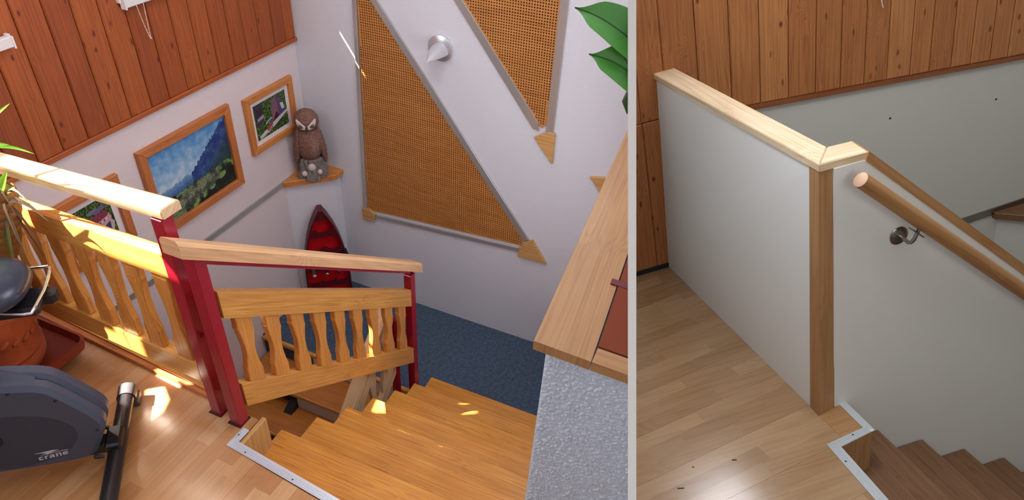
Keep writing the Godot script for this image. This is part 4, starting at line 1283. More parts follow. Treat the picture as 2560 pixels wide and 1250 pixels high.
func left_pot_and_bike() -> void:
	# square tray on casters, terracotta pot, yucca
	var tr := thing("plant_tray", "square rust-red plant tray on dark casters under the terracotta pot", "tray", Vector3(-2.66, 0, -1.06))
	var mb := Mb.new()
	var rim := []
	for a in [[1, -1], [1, 1], [-1, 1], [-1, -1]]:
		for k in 5:
			var th = PI / 2 * k / 4.0 + {"[1, -1]": -PI / 2, "[1, 1]": 0.0, "[-1, 1]": PI / 2, "[-1, -1]": PI}[str(a)]
			rim.append(Vector2(a[0] * 0.19 + cos(th) * 0.045, a[1] * 0.19 + sin(th) * 0.045))
	var lay := Transform3D(Basis(Vector3(1, 0, 0), Vector3(0, 0, 1), Vector3(0, 1, 0)), Vector3(-2.642, 0, -1.062))
	mb.prism(rim, 0.050, 0.062, lay, 0.002)
	obj("base", mb, M.tray, tr)
	mb = Mb.new()
	for i in rim.size():
		var j := (i + 1) % rim.size()
		var a: Vector2 = rim[i]
		var b: Vector2 = rim[j]
		var c := a * 0.955
		var d := b * 0.955
		mb.hexa([lay * Vector3(a.x, a.y, 0.055), lay * Vector3(b.x, b.y, 0.055), lay * Vector3(b.x * 1.03, b.y * 1.03, 0.10), lay * Vector3(a.x * 1.03, a.y * 1.03, 0.10), lay * Vector3(c.x, c.y, 0.055), lay * Vector3(d.x, d.y, 0.055), lay * Vector3(d.x * 1.03, d.y * 1.03, 0.10), lay * Vector3(c.x * 1.03, c.y * 1.03, 0.10)])
	obj("rim", mb, M.tray, tr)
	for v in [Vector3(-2.47, 0.024, -1.225), Vector3(-2.84, 0.024, -1.225), Vector3(-2.47, 0.024, -0.90), Vector3(-2.84, 0.024, -0.90)]:
		mb = Mb.new()
		mb.lathe([Vector2(0, -0.012), Vector2(0.02, -0.012), Vector2(0.024, -0.006), Vector2(0.024, 0.006), Vector2(0.02, 0.012), Vector2(0, 0.012)], 18, Transform3D(Basis(Vector3(0, 0, 1), Vector3(1, 0, 0), Vector3(0, 1, 0)), v))
		mb.cbox(v + Vector3(0, 0.022, 0), Vector3(0.02, 0.02, 0.02), 0.002)
		obj("caster", mb, M.rubber, tr)
	var pc := Vector3(-2.606, 0.0635, -1.06)
	var po := thing("plant_pot", "round terracotta plant pot with rope-like bands standing in the red tray", "pot", pc)
	mb = Mb.new()
	mb.lathe([Vector2(0, 0.0), Vector2(0.125, 0.0), Vector2(0.150, 0.02), Vector2(0.164, 0.045), Vector2(0.168, 0.075), Vector2(0.160, 0.092), Vector2(0.166, 0.100), Vector2(0.170, 0.112), Vector2(0.165, 0.124), Vector2(0.172, 0.18), Vector2(0.180, 0.25), Vector2(0.190, 0.31), Vector2(0.198, 0.335), Vector2(0.192, 0.35), Vector2(0.198, 0.375), Vector2(0.196, 0.40), Vector2(0.200, 0.412), Vector2(0.188, 0.408), Vector2(0.180, 0.37), Vector2(0.0, 0.365)], 56, at(pc))
	obj("body", mb, M.terracotta, po)
	mb = Mb.new()   # band of leaf relief round the belly
	for i in 26:
		var a := TAU * i / 26.0
		var ra := 0.178
		mb.blob(pc + Vector3(cos(a) * ra, 0.215 + 0.010 * sin(a * 5.0), sin(a) * ra), func(d): return Basis(Vector3(0, -1, 0), a) * Basis(Vector3(1, 0, 0), 0.6) * Vector3(d.x * 0.007, d.y * 0.010, d.z * 0.024), 8, 6)
	obj("relief", mb, M.terracotta, po)
	mb = Mb.new()
	mb.lathe([Vector2(0, 0.378), Vector2(0.181, 0.372)], 32, at(pc))
	obj("soil", mb, M.soil, po)

	var yu := thing("yucca_plant", "yucca with a scaly yellow-brown trunk, green blades and dry hanging leaves in the terracotta pot", "plant", pc + Vector3(0, 0.372, 0))
	var path := [pc + Vector3(0, 0.379, 0), Vector3(-2.50, 0.56, -1.15), Vector3(-2.41, 0.72, -1.18), Vector3(-2.345, 0.86, -1.19), Vector3(-2.32, 0.95, -1.19)]
	mb = Mb.new()
	mb.tube(path, [0.055, 0.055, 0.052, 0.045, 0.03], 20)
	obj("trunk", mb, M.trunk, yu)
	var sc := Mb.new()   # leaf-scar scales up the trunk
	for k in 13:
		var f := 0.12 + 0.84 * k / 12.0
		var seg := f * 4.0
		var i := mini(int(seg), 3)
		var c: Vector3 = path[i].lerp(path[i + 1], seg - i)
		var ax: Vector3 = (path[i + 1] - path[i]).normalized()
		var x1 := ax.cross(Vector3(0, 0, 1)).normalized()
		var z1 := x1.cross(ax)
		for j in 9:
			var a := TAU * (j + 0.5 * (k % 2)) / 9.0
			var o := x1 * cos(a) + z1 * sin(a)
			var r := lerpf(0.055, 0.040, f)
			sc.blob(c + o * r, func(d): return o * d.x * 0.007 + ax * (d.y * 0.024 * (1.0 - 0.3 * absf(d.z))) + ax.cross(o) * d.z * 0.020, 8, 6)
	obj("trunk_scales", sc, M.trunk, yu)
	var crown := Vector3(-2.305, 0.945, -1.18)
	var blades := [[Vector3(-2.07, 1.325, -1.19), 0.015, 0.026], [Vector3(-2.105, 1.190, -1.16), 0.02, 0.030], [Vector3(-2.085, 1.138, -1.21), 0.035, 0.024], [Vector3(-2.20, 1.060, -1.17), 0.0, 0.046], [Vector3(-2.357, 0.64, -1.14), -0.01, 0.040], [Vector3(-2.62, 1.25, -1.10), 0.06, 0.034], [Vector3(-2.60, 1.05, -1.00), 0.10, 0.034], [Vector3(-2.45, 1.36, -1.25), 0.04, 0.034], [Vector3(-2.42, 1.18, -0.96), 0.08, 0.034]]
	var br := Mb.new()
	br.tube([Vector3(-2.41, 0.72, -1.18), Vector3(-2.43, 0.88, -1.185), Vector3(-2.42, 1.06, -1.19)], [0.036, 0.030, 0.020], 14)
	obj("trunk", br, M.trunk, yu)
	for i in 3: blade("leaf", yu, Vector3(-2.42, 1.05, -1.19), blades[i][0], blades[i][1], blades[i][2], M.leaf)
	blades = blades.slice(3)
	for b in blades:
		blade("leaf", yu, crown, b[0], b[1], b[2], M.leaf)
	for b in [[Vector3(-2.145, 0.935, -1.17), 0.075, 0.022], [Vector3(-2.07, 0.905, -1.16), 0.05, 0.030], [Vector3(-2.20, 0.90, -1.14), 0.08, 0.024], [Vector3(-2.275, 0.66, -1.15), 0.05, 0.022], [Vector3(-2.24, 0.70, -1.20), 0.06, 0.020], [Vector3(-2.30, 0.62, -1.22), 0.05, 0.020], [Vector3(-2.42, 0.66, -1.05), 0.05, 0.022], [Vector3(-2.22, 0.80, -1.12), 0.06, 0.018], [Vector3(-2.33, 0.58, -1.12), 0.04, 0.018]]:
		blade("dry_leaf", yu, crown + Vector3(0, -0.05, 0), b[0], b[1], b[2], M.dry)

	exercise_bike()
	blinds()

func blade(called: String, t: Node, a: Vector3, b: Vector3, arch: float, w: float, m: Material) -> void:
	var d := b - a
	var sd := d.cross(Vector3(0.2, 0.3, 1)).normalized()
	var nn := sd.cross(d).normalized()
	var f := func(u: float, v: float) -> Vector3:
		var wd := w * 0.5 * pow(clampf(1.0 - u, 0, 1), 0.6) * (0.45 + 1.2 * u if u < 0.45 else 1.0)
		var s := v * 2.0 - 1.0
		return a + d * u + Vector3(0, arch * 4.0 * u * (1.0 - u), 0) + sd * wd * s + nn * wd * 0.45 * absf(s)
	var mb := Mb.new()
	mb.sheet(f, 16, 4)
	obj(called, mb, m, t)

# a closed outline with extra points on a smooth curve through the given ones
func rounded(q: Array, k: int) -> Array:
	var out := []
	var n := q.size()
	for i in n:
		var sharp: bool = (q[i] - q[(i + 1) % n]).length() > 0.3
		for j in (1 if sharp else k):
			out.append((q[i] as Vector2).cubic_interpolate(q[(i + 1) % n], q[(i + n - 1) % n] if (q[i] - q[(i + n - 1) % n]).length() < 0.3 else q[i], q[(i + 2) % n] if (q[(i + 2) % n] - q[(i + 1) % n]).length() < 0.3 else q[(i + 1) % n], float(j) / k))
	return out

func exercise_bike() -> void:
	var base := Vector3(-1.886, 0, -0.966)
	var nn := Vector3(0.639, 0, 0.769).normalized()
	var u := Vector3(-nn.z, 0, nn.x)
	# local x = -u (to the right along the housing), y up, z out of the visible side
	var X := Transform3D(Basis(-u, Vector3(0, 1, 0), nn), base)
	var t := thing("exercise_bike", "blue-grey exercise bike with black floor tube and padded saddle in the left foreground", "exercise bike", base, "", "", X.basis)
	var P := func(a: float, b: float) -> Vector2: return Vector2(-a, b)
	var outline := [P.call(0.75, 0.12), P.call(0.369, 0.082), P.call(0.203, 0.072), P.call(0.11, 0.073), P.call(0.075, 0.080), P.call(0.050, 0.105), P.call(0.028, 0.147), P.call(0.006, 0.190), P.call(-0.008, 0.225), P.call(-0.010, 0.258), P.call(0.000, 0.290), P.call(0.017, 0.323), P.call(0.064, 0.400), P.call(0.100, 0.450), P.call(0.130, 0.470), P.call(0.165, 0.482), P.call(0.30, 0.510), P.call(0.75, 0.46)]
	outline = rounded(outline, 4)
	var mb := Mb.new()
	mb.prism(outline, -0.062, 0.0, X, 0.014)
	obj("housing_shell", mb, M.bike, t)
	mb = Mb.new()
	mb.prism(outline, 0.001, 0.062, X, 0.016)
	var hs := obj("housing_shell", mb, M.bike, t)
	# raised column flowing out of the housing
	mb = Mb.new()
	mb.sheet(func(a, b):
		var w = 0.05 + 0.035 * b
		var th = PI * (a * 1.1 - 0.05)
		var c := Vector3(-(0.145 + 0.26 * b), 0.452 + 0.05 * b, 0.004)
		return X * (c + Vector3(0.0, sin(th) * (0.022 + 0.055 * b), cos(th) * w * (0.25 + 0.75 * sqrt(b)))), 20, 12)
	obj("column", mb, M.bike, t)
	# sunken darker disc on the side
	mb = Mb.new()
	var disc := []
	for i in 40:
		var a := TAU * i / 40.0
		disc.append(Vector2(-0.285 + cos(a) * 0.205, 0.235 + sin(a) * 0.135))
	mb.prism(disc, 0.061, 0.0628, X, 0.0008)
	obj("side_disc", mb, M.bike_dark, hs)
	mb = Mb.new()
	mb.lathe([Vector2(0, 0.012), Vector2(0.034, 0.012), Vector2(0.046, 0.0)], 28, X * Transform3D(Basis(Vector3(1, 0, 0), Vector3(0, 0, 1), Vector3(0, -1, 0)), Vector3(-0.345, 0.262, 0.062)))
	obj("axle_cover", mb, M.black, hs)
	for v in [Vector2(-0.097, 0.403), Vector2(-0.006, 0.222), Vector2(-0.215, 0.470)]:
		mb = Mb.new()
		mb.lathe([Vector2(0, 0.0025), Vector2(0.005, 0.0025), Vector2(0.0058, 0.0)], 12, X * Transform3D(Basis(Vector3(1, 0, 0), Vector3(0, 0, 1), Vector3(0, -1, 0)), Vector3(v.x + (-0.012 if v.x > -0.05 else 0.0), v.y, 0.0615)))
		obj("screw_hole", mb, M.black, hs)
	# logo: swoosh over the letters
	mb = Mb.new()
	mb.prism([Vector2(-0.236, 0.1585), Vector2(-0.215, 0.1565), Vector2(-0.202, 0.1515), Vector2(-0.205, 0.1475), Vector2(-0.222, 0.1445), Vector2(-0.192, 0.1460), Vector2(-0.185, 0.1515), Vector2(-0.177, 0.1555), Vector2(-0.160, 0.1585), Vector2(-0.178, 0.1625)], 0.062, 0.0638, X)
	mb.prism([Vector2(-0.190, 0.1475), Vector2(-0.132, 0.1505), Vector2(-0.132, 0.1520), Vector2(-0.186, 0.1500)], 0.062, 0.0638, X)
	obj("emblem", mb, M.logo, hs)
	var tm := TextMesh.new()
	var sf := SystemFont.new()
	sf.font_names = PackedStringArray(["Droid Sans"])
	sf.font_weight = 700
	tm.font = sf
	tm.text = "crane"
	tm.font_size = 48
	tm.pixel_size = 0.00062
	tm.depth = 0.0012
	var lx := X * Transform3D(Basis(Vector3(1.22, 0.10, 0), Vector3(0.10, 1.0, 0), Vector3(0, 0, 1)), Vector3(-0.184, 0.134, 0.0630))
	piece("lettering", tm, M.logo, hs, lx)
	# floor tube with end cap
	var a0 := X * Vector3(0.0, 0.060, -0.255)
	var a1 := X * Vector3(0.0, 0.060, 0.33)
	mb = Mb.new()
	mb.tube([a0, a0.lerp(a1, 0.5), a1], 0.030, 24)
	obj("floor_tube", mb, M.bike_black, t)
	for e in [[-0.285, -0.225], [0.30, 0.36]]:
		mb = Mb.new()
		mb.tube([X * Vector3(0, 0.058, e[0]), X * Vector3(0, 0.058, e[0] + 0.006), X * Vector3(0, 0.058, e[1])], [0.033, 0.036, 0.036], 24)
		mb.cbox(Vector3(0.012, 0.022, (e[0] + e[1]) / 2), Vector3(0.055, 0.044, 0.06), 0.006, Vector2(), X)
		obj("tube_cap", mb, M.grey_cap, t)
	# frame tongue between housing and tube
	mb = Mb.new()
	mb.cbox(Vector3(-0.06, 0.075, 0.0), Vector3(0.13, 0.055, 0.055), 0.006, Vector2(), X)
	mb.cbox(Vector3(-0.004, 0.078, 0.0), Vector3(0.055, 0.07, 0.10), 0.008, Vector2(), X)
	obj("frame_tongue", mb, M.bike_black, t)
	for z in [-0.06, 0.075]:
		mb = Mb.new()
		mb.tube([X * Vector3(-0.03, 0.09, z), X * Vector3(-0.052, 0.095, z), X * Vector3(-0.062, 0.096, z)], [0.006, 0.009, 0.007], 10)
		obj("bolt", mb, M.bike_black, t)
	# saddle: seen from above, wide end towards the right
	mb = Mb.new()
	mb.blob(X * Vector3(-0.214, 0.838, -0.035), func(d):
		var k := pow(pow(absf(d.x), 2.6) + pow(absf(d.z), 2.6) + pow(absf(d.y), 2.6), -1.0 / 2.6)
		return X.basis * Vector3(d.x * 0.165 * k, d.y * 0.052 * k * (1.0 if d.y > 0 else 0.7), d.z * 0.140 * k), 40, 24)
	obj("saddle", mb, M.seat, t)
	mb = Mb.new()
	mb.cbox(Vector3(-0.16, 0.775, -0.02), Vector3(0.26, 0.035, 0.12), 0.01, Vector2(), X)
	mb.cbox(Vector3(-0.06, 0.765, -0.055), Vector3(0.12, 0.05, 0.05), 0.01, Vector2(), X)
	obj("saddle_bracket", mb, M.bike_black, t)
	mb = Mb.new()
	mb.tube([X * Vector3(-0.34, 0.40, 0.0), X * Vector3(-0.33, 0.78, 0.0)], 0.03, 18)
	obj("saddle_post", mb, M.bike_black, t)
	var pts := [Vector3(-2.10, 0.80, -1.01), Vector3(-2.055, 0.80, -1.045), Vector3(-2.022, 0.80, -1.072), Vector3(-2.008, 0.80, -1.066), Vector3(-1.97, 0.80, -1.028), Vector3(-1.93, 0.80, -0.980), Vector3(-1.895, 0.80, -0.925), Vector3(-1.872, 0.80, -0.888), Vector3(-1.885, 0.80, -0.878), Vector3(-1.955, 0.80, -0.848), Vector3(-2.08, 0.80, -0.80)]
	mb = Mb.new()
	mb.tube(pts, 0.0055, 10)
	obj("grab_bar", mb, M.chrome, t)

func blinds() -> void:
	for s in [["short white blind rail on the boards near the left edge, with no chain", -1.765, -1.15, 0.0], ["white blind rail high on the boards, with a hanging bead chain", -2.325, -3.25, 1.0]]:
		var t := thing("window_blind", s[0], "blind", Vector3(XL + 0.03, 1.17, (s[1] + s[2]) / 2))
		var lo := minf(s[1], s[2])
		var hi := maxf(s[1], s[2])
		obj("rail", bx(Vector3(XL + 0.046, 1.176, (lo + hi) / 2), Vector3(0.032, 0.044, hi - lo - 0.012), 0.003), M.plastic_white, t)
		var ez: float = lo + 0.003 if s[3] == 0.0 else hi - 0.003
		obj("end_cap", bx(Vector3(XL + 0.046, 1.172, ez), Vector3(0.036, 0.052, 0.008), 0.002), M.paper, t)
		obj("bracket", bx(Vector3(XL + 0.026, 1.188, ez + (0.004 if s[3] else -0.004)), Vector3(0.024, 0.026, 0.014), 0.002), M.plastic_white, t)
		if s[3] > 0.0:
			var cx := XL + 0.064
			var pts := []
			for i in 25:
				var f := i / 24.0
				var a := f * 2.0 - 1.0
				var z := lerpf(-2.378, -2.419, f) + 0.022 * sin(PI * f) * (a * 0.9 + -0.15)
				pts.append(Vector3(cx + 0.006, 0.985 + 0.17 * pow(absf(a), 3.2) + 0.0 * a, z - 0.012 * (1.0 - absf(a))))
			var mb := Mb.new()
			mb.tube(pts, 0.0016, 6)
			for i in range(0, 25): 
				mb.blob(pts[i], func(d): return d * 0.0028, 6, 4)
			obj("bead_chain", mb, M.bead, t)

# ---------------------------------------------------------------- right stairwell
func right_shell() -> void:
	var fl := thing("floor", "brown laminate floor in front of the white balustrade, glossy near the left", "floor", Vector3(-1.7, 0, -0.6), "", "structure")
	var lay := Transform3D(Basis(Vector3(1, 0, 0), Vector3(0, 0, 1), Vector3(0, 1, 0)), Vector3())
	var outline := [Vector2(-2.94, -1.17), Vector2(-1.70, -1.275), Vector2(-1.552, -1.275), Vector2(-1.54, -1.11), Vector2(1.3, -1.04), Vector2(1.3, 1.6), Vector2(-2.94, 1.6)]
	var inner := [Vector2(-2.925, -1.17), Vector2(-1.70, -1.272), Vector2(-1.56, -1.272), Vector2(-1.545, -1.11), Vector2(0.0, -1.07), Vector2(0.0, 0.25), Vector2(-2.925, 0.25)]
	var mb := Mb.new()
	mb.prism(outline, -0.24, -0.009, lay)
	obj("slab", mb, M.subfloor, fl, true)
	strips(fl, inner, -0.157, Vector2(-1.6315, -0.427), 0.066, 0.36, "rstrip", [-26, 24], [-4, 4], true)
	obj("fascia", hx([Vector3(-1.529, -0.19, -1.127), Vector3(-1.549, -0.19, -1.272), Vector3(-1.549, -0.004, -1.272), Vector3(-1.529, -0.004, -1.127), Vector3(-1.547, -0.19, -1.127), Vector3(-1.567, -0.19, -1.272), Vector3(-1.567, -0.004, -1.272), Vector3(-1.547, -0.004, -1.127)], Vector2(0.3, 0.7)), M.roak_post, fl)
	obj("fascia", hx([Vector3(-1.529, -0.19, -1.125), Vector3(0.1, -0.19, -1.089), Vector3(0.1, -0.004, -1.089), Vector3(-1.529, -0.004, -1.125), Vector3(-1.529, -0.19, -1.108), Vector3(0.1, -0.19, -1.072), Vector3(0.1, -0.004, -1.072), Vector3(-1.529, -0.004, -1.108)]), M.rtread, fl, true)
	mb = Mb.new()
	mb.prism([Vector2(-1.677, -1.157), Vector2(-1.698, -1.224), Vector2(-1.696, -1.254), Vector2(-1.569, -1.252), Vector2(-1.562, -1.165)], 0.0, 0.0012, lay, 0.0, true, Vector2(0.4, 0.2))
	obj("fill_piece", mb, M.roak_post, fl)
	for s in [[Vector3(-1.569, 0.0012, -0.565), -1.9, 0.022], [Vector3(-1.612, 0.0012, -0.786), -1.9, 0.016], [Vector3(-1.638, 0.0012, -0.643), 0.4, 0.008]]:
		var q := Mb.new()
		q.cbox(Vector3(), Vector3(s[2], 0.002, 0.003), 0.0005, Vector2(), Transform3D(Basis(Vector3(0, 1, 0), s[1]), s[0]))
		tag(obj("wood_splinter", q, M.rubber, self), ["dark splinter lying on the glossy brown floor, longest of three", "dark splinter on the brown floor, midway between the others and the post", "tiniest dark splinter on the brown floor"][[0.022, 0.016, 0.008].find(s[2])], "debris", "splinters on the brown floor")

	var lo := thing("floor", "hidden lower floor under the right stairs", "floor", Vector3(-1.0, -2.2, -2), "", "structure")
	obj("slab", bx(Vector3(-0.85, -2.3, -1.2), Vector3(4.4, 0.2, 5.2), 0.0), M.subfloor, lo, true)

	# left wall with boards
	var wl := thing("wall_left", "greyish white wall behind the balustrade, clad with brown pine boards above", "wall", Vector3(-2.94, 0, -2), "", "structure")
	obj("plaster", bx(Vector3(-3.0, 0.25, -1.1), Vector3(0.12, 5.0, 5.4), 0.0), M.rwhite, wl, true)
	var seams := [-3.65, -3.515, -3.39, -3.265, -3.129, -3.026, -2.924, -2.811, -2.70, -2.578, -2.469, -2.341, -2.217, -2.088, -1.955, -1.813, -1.667, -1.519, -1.357, -1.19]
	for i in seams.size() - 1:
		var z0: float = seams[i] + 0.0018
		var z1: float = seams[i + 1] - 0.0018
		var ya := 0.748 + 0.0793 * (z0 + 1.64)
		var yb := 0.748 + 0.0793 * (z1 + 1.64)
		var off := rnd_off()
		var b := 0.0055
		mb = Mb.new()
		mb.prism([Vector2(-z0, ya), Vector2(-z1, yb), Vector2(-z1, 1.75), Vector2(-z0, 1.75)], 0.0, 0.018, Transform3D(Basis(Vector3(0, 0, -1), Vector3(0, 1, 0), Vector3(1, 0, 0)), Vector3(-2.94, 0, 0)), b, true, off)
		obj("board", mb, M["rboard%d" % rng.randi_range(0, 2)], wl, true)
	# the boards nearer than the balustrade run down to the floor
	for i in 3:
		var z0 := -1.189 + i * 0.13
		obj("board", bx(Vector3(-2.931, 1.2805, z0 + 0.064), Vector3(0.018, 0.955, 0.1285), 0.004, rnd_off()), M.rboard1, wl, true)
		obj("board", bx(Vector3(-2.928, 0.401, z0 + 0.064), Vector3(0.024, 0.80, 0.1285), 0.004, rnd_off()), M.rboard1, wl, true)
	var e := Mb.new()
	e.hexa([Vector3(-2.94, 0.724, -1.64), Vector3(-2.94, 0.570, -3.60), Vector3(-2.94, 0.592, -3.60), Vector3(-2.94, 0.748, -1.64), Vector3(-2.914, 0.724, -1.64), Vector3(-2.914, 0.570, -3.60), Vector3(-2.914, 0.592, -3.60), Vector3(-2.914, 0.748, -1.64)])
	e.hexa([Vector3(-2.94, 0.759, -1.20), Vector3(-2.94, 0.724, -1.64), Vector3(-2.94, 0.748, -1.64), Vector3(-2.94, 0.783, -1.20), Vector3(-2.914, 0.759, -1.20), Vector3(-2.914, 0.724, -1.64), Vector3(-2.914, 0.748, -1.64), Vector3(-2.914, 0.783, -1.20)])
	obj("cladding_edge", e, M.rtrim_wood, wl)
	obj("ledge_strip", hx([Vector3(-2.93, -0.262, -2.70), Vector3(-2.93, -0.228, -3.60), Vector3(-2.93, -0.270, -3.60), Vector3(-2.93, -0.304, -2.70), Vector3(-2.94, -0.262, -2.70), Vector3(-2.94, -0.228, -3.60), Vector3(-2.94, -0.270, -3.60), Vector3(-2.94, -0.304, -2.70)]), M.steel, wl)
	for v in [Vector3(-2.9395, 0.476, -2.387), Vector3(-2.9395, 0.418, -3.009)]:
		mb = Mb.new()
		mb.lathe([Vector2(0, 0.001), Vector2(0.0055, 0.001), Vector2(0.006, 0.0)], 12, Transform3D(Basis(Vector3(0, 0, 1), Vector3(1, 0, 0), Vector3(0, 1, 0)), v))
		obj("nail_hole", mb, M.black, wl)
	obj("baseboard", bx(Vector3(-2.922, 0.014, -0.95), Vector3(0.02, 0.028, 0.50), 0.003), M.rubber, wl, true)

	var rv := thing("window_1", "unseen slanted white board on the right face of the added wall, shading the panel", "window", Vector3(-1.65, 2.1, -0.8), "", "structure")  # out of view, shaped to darken the left of the balustrade panel
	var wz := func(x: float, y: float, d: float) -> Vector3: return Vector3(x, y, (0.362 * x - 0.11 * (y - 1.9) - d) / 0.926)
	obj("shade_board", hx([wz.call(-2.02, 2.40, 0.0048), wz.call(-1.95, 2.40, 0.0048), wz.call(-1.88, 1.62, 0.0048), wz.call(-1.95, 1.62, 0.0048), wz.call(-2.02, 2.40, 0.12), wz.call(-1.95, 2.40, 0.12), wz.call(-1.88, 1.62, 0.21), wz.call(-1.95, 1.62, 0.21)]), M.panel, rv)

	var wb := thing("wall_back", "white back wall of the right stairwell, beyond the right edge of the picture", "wall", Vector3(-1, 0, -3.62), "", "structure")
	obj("plaster", bx(Vector3(-0.85, 0.25, -3.68), Vector3(4.4, 5.0, 0.12), 0.0), M.rwhite, wb, true)
	var wr := thing("wall_rear", "white wall behind the camera in the right stairwell, outside the picture", "wall", Vector3(1.3, 0, -1), "", "structure")
	obj("plaster", bx(Vector3(1.36, 0.25, -1.1), Vector3(0.12, 5.0, 5.4), 0.0), M.rwhite, wr, true)
	var ce := thing("ceiling", "plain ceiling over the right stairwell, above the picture", "ceiling", Vector3(-1, 2.7, -1), "", "structure")
	obj("plaster", bx(Vector3(-0.85, 2.76, -1.1), Vector3(4.6, 0.12, 5.4), 0.0), M.ceiling, ce, true)

	# pier and shelf in the far corner
	var pier := thing("pillar", "pale corner pier under the dark wooden corner shelf at the right edge", "pillar", Vector3(-2.87, -2.2, -3.3), "", "structure")
	mb = Mb.new()
	mb.prism([Vector2(-2.94, -3.135), Vector2(-2.70, -3.35), Vector2(-2.70, -3.62), Vector2(-2.94, -3.62)], -2.2, -0.312, lay)
	obj("plaster", mb, M.rwhite, pier)
	var sh := thing("corner_shelf", "empty brown wooden corner shelf at the right edge of the picture", "shelf", Vector3(-2.85, -0.31, -3.3))
	mb = Mb.new()
	mb.prism([Vector2(-2.94, -3.095), Vector2(-2.915, -3.095), Vector2(-2.62, -3.36), Vector2(-2.62, -3.62), Vector2(-2.94, -3.62)], -0.312, -0.272, lay, 0.003)
	obj("board", mb, M.rtread, sh)
	# cord end hanging at the top
	mb = Mb.new()
	mb.tube([Vector3(-2.905, 1.35, -2.268), Vector3(-2.905, 1.12, -2.268), Vector3(-2.905, 1.085, -2.273), Vector3(-2.905, 1.055, -2.282)], 0.0022, 8)
	tag(obj("blind_cord", mb, M.plastic_white, self), "end of a thin white blind cord hanging before the brown boards at the top", "cord")

# a board with its upper edges eased
func cap_piece(t: Node, top: Array, h: float, off: Vector2) -> void:
	var e := 0.004
	var c := Vector3()
	for v in top: c += v / 4.0
	var mid := []
	var low := []
	var rim := []
	for i in 4:
		var v: Vector3 = top[i]
		var a: Vector3 = (v - top[(i + 3) % 4]).normalized()
		var b: Vector3 = (v - top[(i + 1) % 4]).normalized()
		rim.append(v - (a + b) * e)
		mid.append(v - Vector3(0, e, 0))
		low.append(v - Vector3(0, h, 0))
	var m := hx(mid + low, off)
	m.hexa(rim + mid, off)
	obj("cap_rail", m, M.roak, t, true)

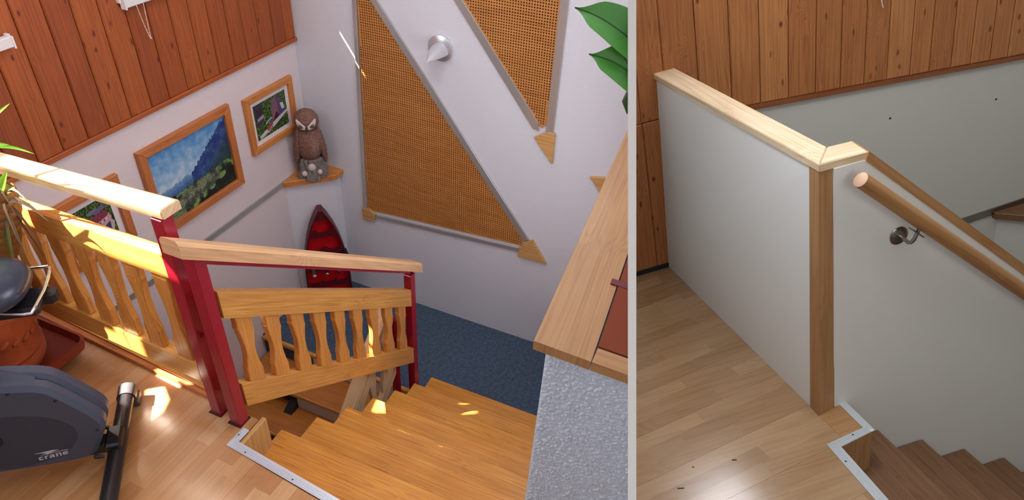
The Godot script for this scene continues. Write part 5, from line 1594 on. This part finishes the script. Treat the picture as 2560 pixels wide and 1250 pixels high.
func right_balustrade() -> void:
	var b := thing("balustrade", "white panelled balustrade with pale oak cap and oak corner post, closing off the stairs", "balustrade", Vector3(-1.75, 0, -1.2))
	# landing side
	obj("panel", hx([Vector3(-2.937, 0.0, -1.118), Vector3(-1.735, 0.0, -1.160), Vector3(-1.745, 0.968, -1.160), Vector3(-2.937, 0.985, -1.152), Vector3(-2.937, 0.0, -1.225), Vector3(-1.735, 0.0, -1.235), Vector3(-1.745, 0.968, -1.235), Vector3(-2.937, 0.985, -1.245)]), M.panel, b, true)
	# stair side: follows the cap above and the steps below
	var side_pts := [Vector2(-1.228, -0.01), Vector2(-1.203, 0.963), Vector2(-1.309, 0.963), Vector2(-3.0, -0.635), Vector2(-3.0, -1.5), Vector2(-2.5, -1.5), Vector2(-1.40, -0.6), Vector2(-1.28, -0.4), Vector2(-1.28, -0.01)]
	var mb := Mb.new()
	mb.prism(side_pts.map(func(v): return Vector2(-v.x, v.y)), -0.075, 0.0, Transform3D(Basis(Vector3(0, 0, -1), Vector3(0, 1, 0), Vector3(1, 0, 0)), Vector3(-1.70, 0, 0)))
	obj("panel", mb, M.panel, b)
	# corner post
	obj("post", hx([Vector3(-1.7365, 0, -1.157), Vector3(-1.683, 0, -1.156), Vector3(-1.7103, 0.963, -1.1571), Vector3(-1.7583, 0.963, -1.1571), Vector3(-1.7365, 0, -1.232), Vector3(-1.698, 0, -1.230), Vector3(-1.7085, 0.963, -1.204), Vector3(-1.7583, 0.963, -1.215)], Vector2(0.2, 0.4)), M.roak_post, b)
	# cap: long level part, mitred short part, sloping part
	var y := 0.990
	var h := 0.026
	cap_piece(b, [Vector3(-1.706, y, -1.156), Vector3(-2.937, y + 0.032, -1.142), Vector3(-2.937, y + 0.032, -1.246), Vector3(-1.804, y, -1.247)], h, Vector2(0.1, 0.0))
	cap_piece(b, [Vector3(-1.7055, y, -1.1565), Vector3(-1.8035, y, -1.2475), Vector3(-1.798, y, -1.330), Vector3(-1.702, y, -1.314)], h, Vector2(0.6, 0.2))
	var m := -0.946
	var z0 := -1.316
	var z1 := -2.95
	var yy := y + (z1 - z0) * -m
	obj("cap_rail", hx([Vector3(-1.699, y, z0), Vector3(-1.699, yy, z1), Vector3(-1.798, yy - 0.012, z1), Vector3(-1.798, y, z0 - 0.014), Vector3(-1.697, y - 0.028, z0 + 0.010), Vector3(-1.697, yy - 0.046, z1), Vector3(-1.798, yy - 0.046, z1), Vector3(-1.798, y - 0.030, z0)], Vector2(0.9, 0.3)), M.handrail, b)

	# handrail and its bracket
	var hr := thing("handrail", "round brown wooden handrail sloping down along the white stair panel", "handrail", Vector3(-1.64, 0.93, -1.25))
	var a := Vector3(-1.64, 0.938, -1.246)
	var d := Vector3(0, -0.6205, -0.6635).normalized()
	mb = Mb.new()
	mb.tube([a, a + d * 0.8, a + d * 2.0], 0.0245, 32, false)
	obj("rail", mb, M.handrail, hr)
	mb = Mb.new()
	var ring := []
	var q := Basis.looking_at(d, Vector3(0, 1, 0))
	mb.lathe([Vector2(0, 0.0015), Vector2(0.022, 0.0012), Vector2(0.0246, -0.001)], 32, Transform3D(Basis(q.x, -d, q.x.cross(-d)), a))
	obj("end_face", mb, M.endgrain, hr)
	var br := thing("handrail_bracket", "bent steel bracket with a round wall plate carrying the handrail", "bracket", Vector3(-1.70, 0.658, -1.441))
	mb = Mb.new()
	mb.lathe([Vector2(0, 0.004), Vector2(0.030, 0.004), Vector2(0.0325, 0.002), Vector2(0.0325, 0.0)], 36, Transform3D(Basis(Vector3(0, 0, 1), Vector3(1, 0, 0), Vector3(0, 1, 0)), Vector3(-1.6995, 0.660, -1.441)))
	obj("wall_plate", mb, M.steel, br)
	mb = Mb.new()
	var rp := [Vector3(-1.70, 0.660, -1.441), Vector3(-1.672, 0.658, -1.441), Vector3(-1.655, 0.654, -1.441), Vector3(-1.645, 0.660, -1.443), Vector3(-1.640, 0.672, -1.448), Vector3(-1.640, 0.690, -1.456), Vector3(-1.640, 0.715, -1.466)]
	mb.tube(rp, 0.0062, 14)
	obj("arm", mb, M.steel, br)
	mb = Mb.new()
	mb.cbox(Vector3(), Vector3(0.02, 0.004, 0.06), 0.001, Vector2(), Transform3D(Basis(Vector3(1, 0, 0), (-d).cross(Vector3(1, 0, 0)) * -1.0, -d), a + d * 0.312 + Vector3(0, -0.030, 0.02)))
	obj("saddle", mb, M.steel, br)

	# wedge of floor beside the post, metal edging and the brown steps
	var al := thing("trim_1", "stepped aluminium edge profile round the top of the brown stairs", "edge trim", Vector3(-1.55, 0, -1.15), "", "structure")
	alu_trim(al, Vector2(-1.552, -1.100), Vector2(0.6, -1.055), Vector2(-1.572, -1.262), 0.028)
	obj("profile", hx([Vector3(-1.70, 0.0, -1.252), Vector3(-1.545, 0.0, -1.252), Vector3(-1.545, 0.0, -1.280), Vector3(-1.70, 0.0, -1.280), Vector3(-1.70, 0.0045, -1.252), Vector3(-1.571, 0.0045, -1.252), Vector3(-1.545, 0.0045, -1.280), Vector3(-1.70, 0.0045, -1.280)]), M.alu, al)
	var up := thing("staircase", "dark brown wooden steps going down beside the white stair panel", "stairs", Vector3(-0.9, -1.2, -1.9))
	for k in 7:
		var ty := -0.18 - k * 0.135
		var nose := -1.417 - k * 0.204
		obj("tread", bx(Vector3(-0.80, ty - 0.02, nose + 0.13), Vector3(1.79, 0.04, 0.26), 0.003, rnd_off()), M.rtread, up)
		if k > 0: obj("riser", bx(Vector3(-0.80, ty + 0.045, nose + 0.236), Vector3(1.79, 0.10, 0.016), 0.001, rnd_off()), M.rtread, up)
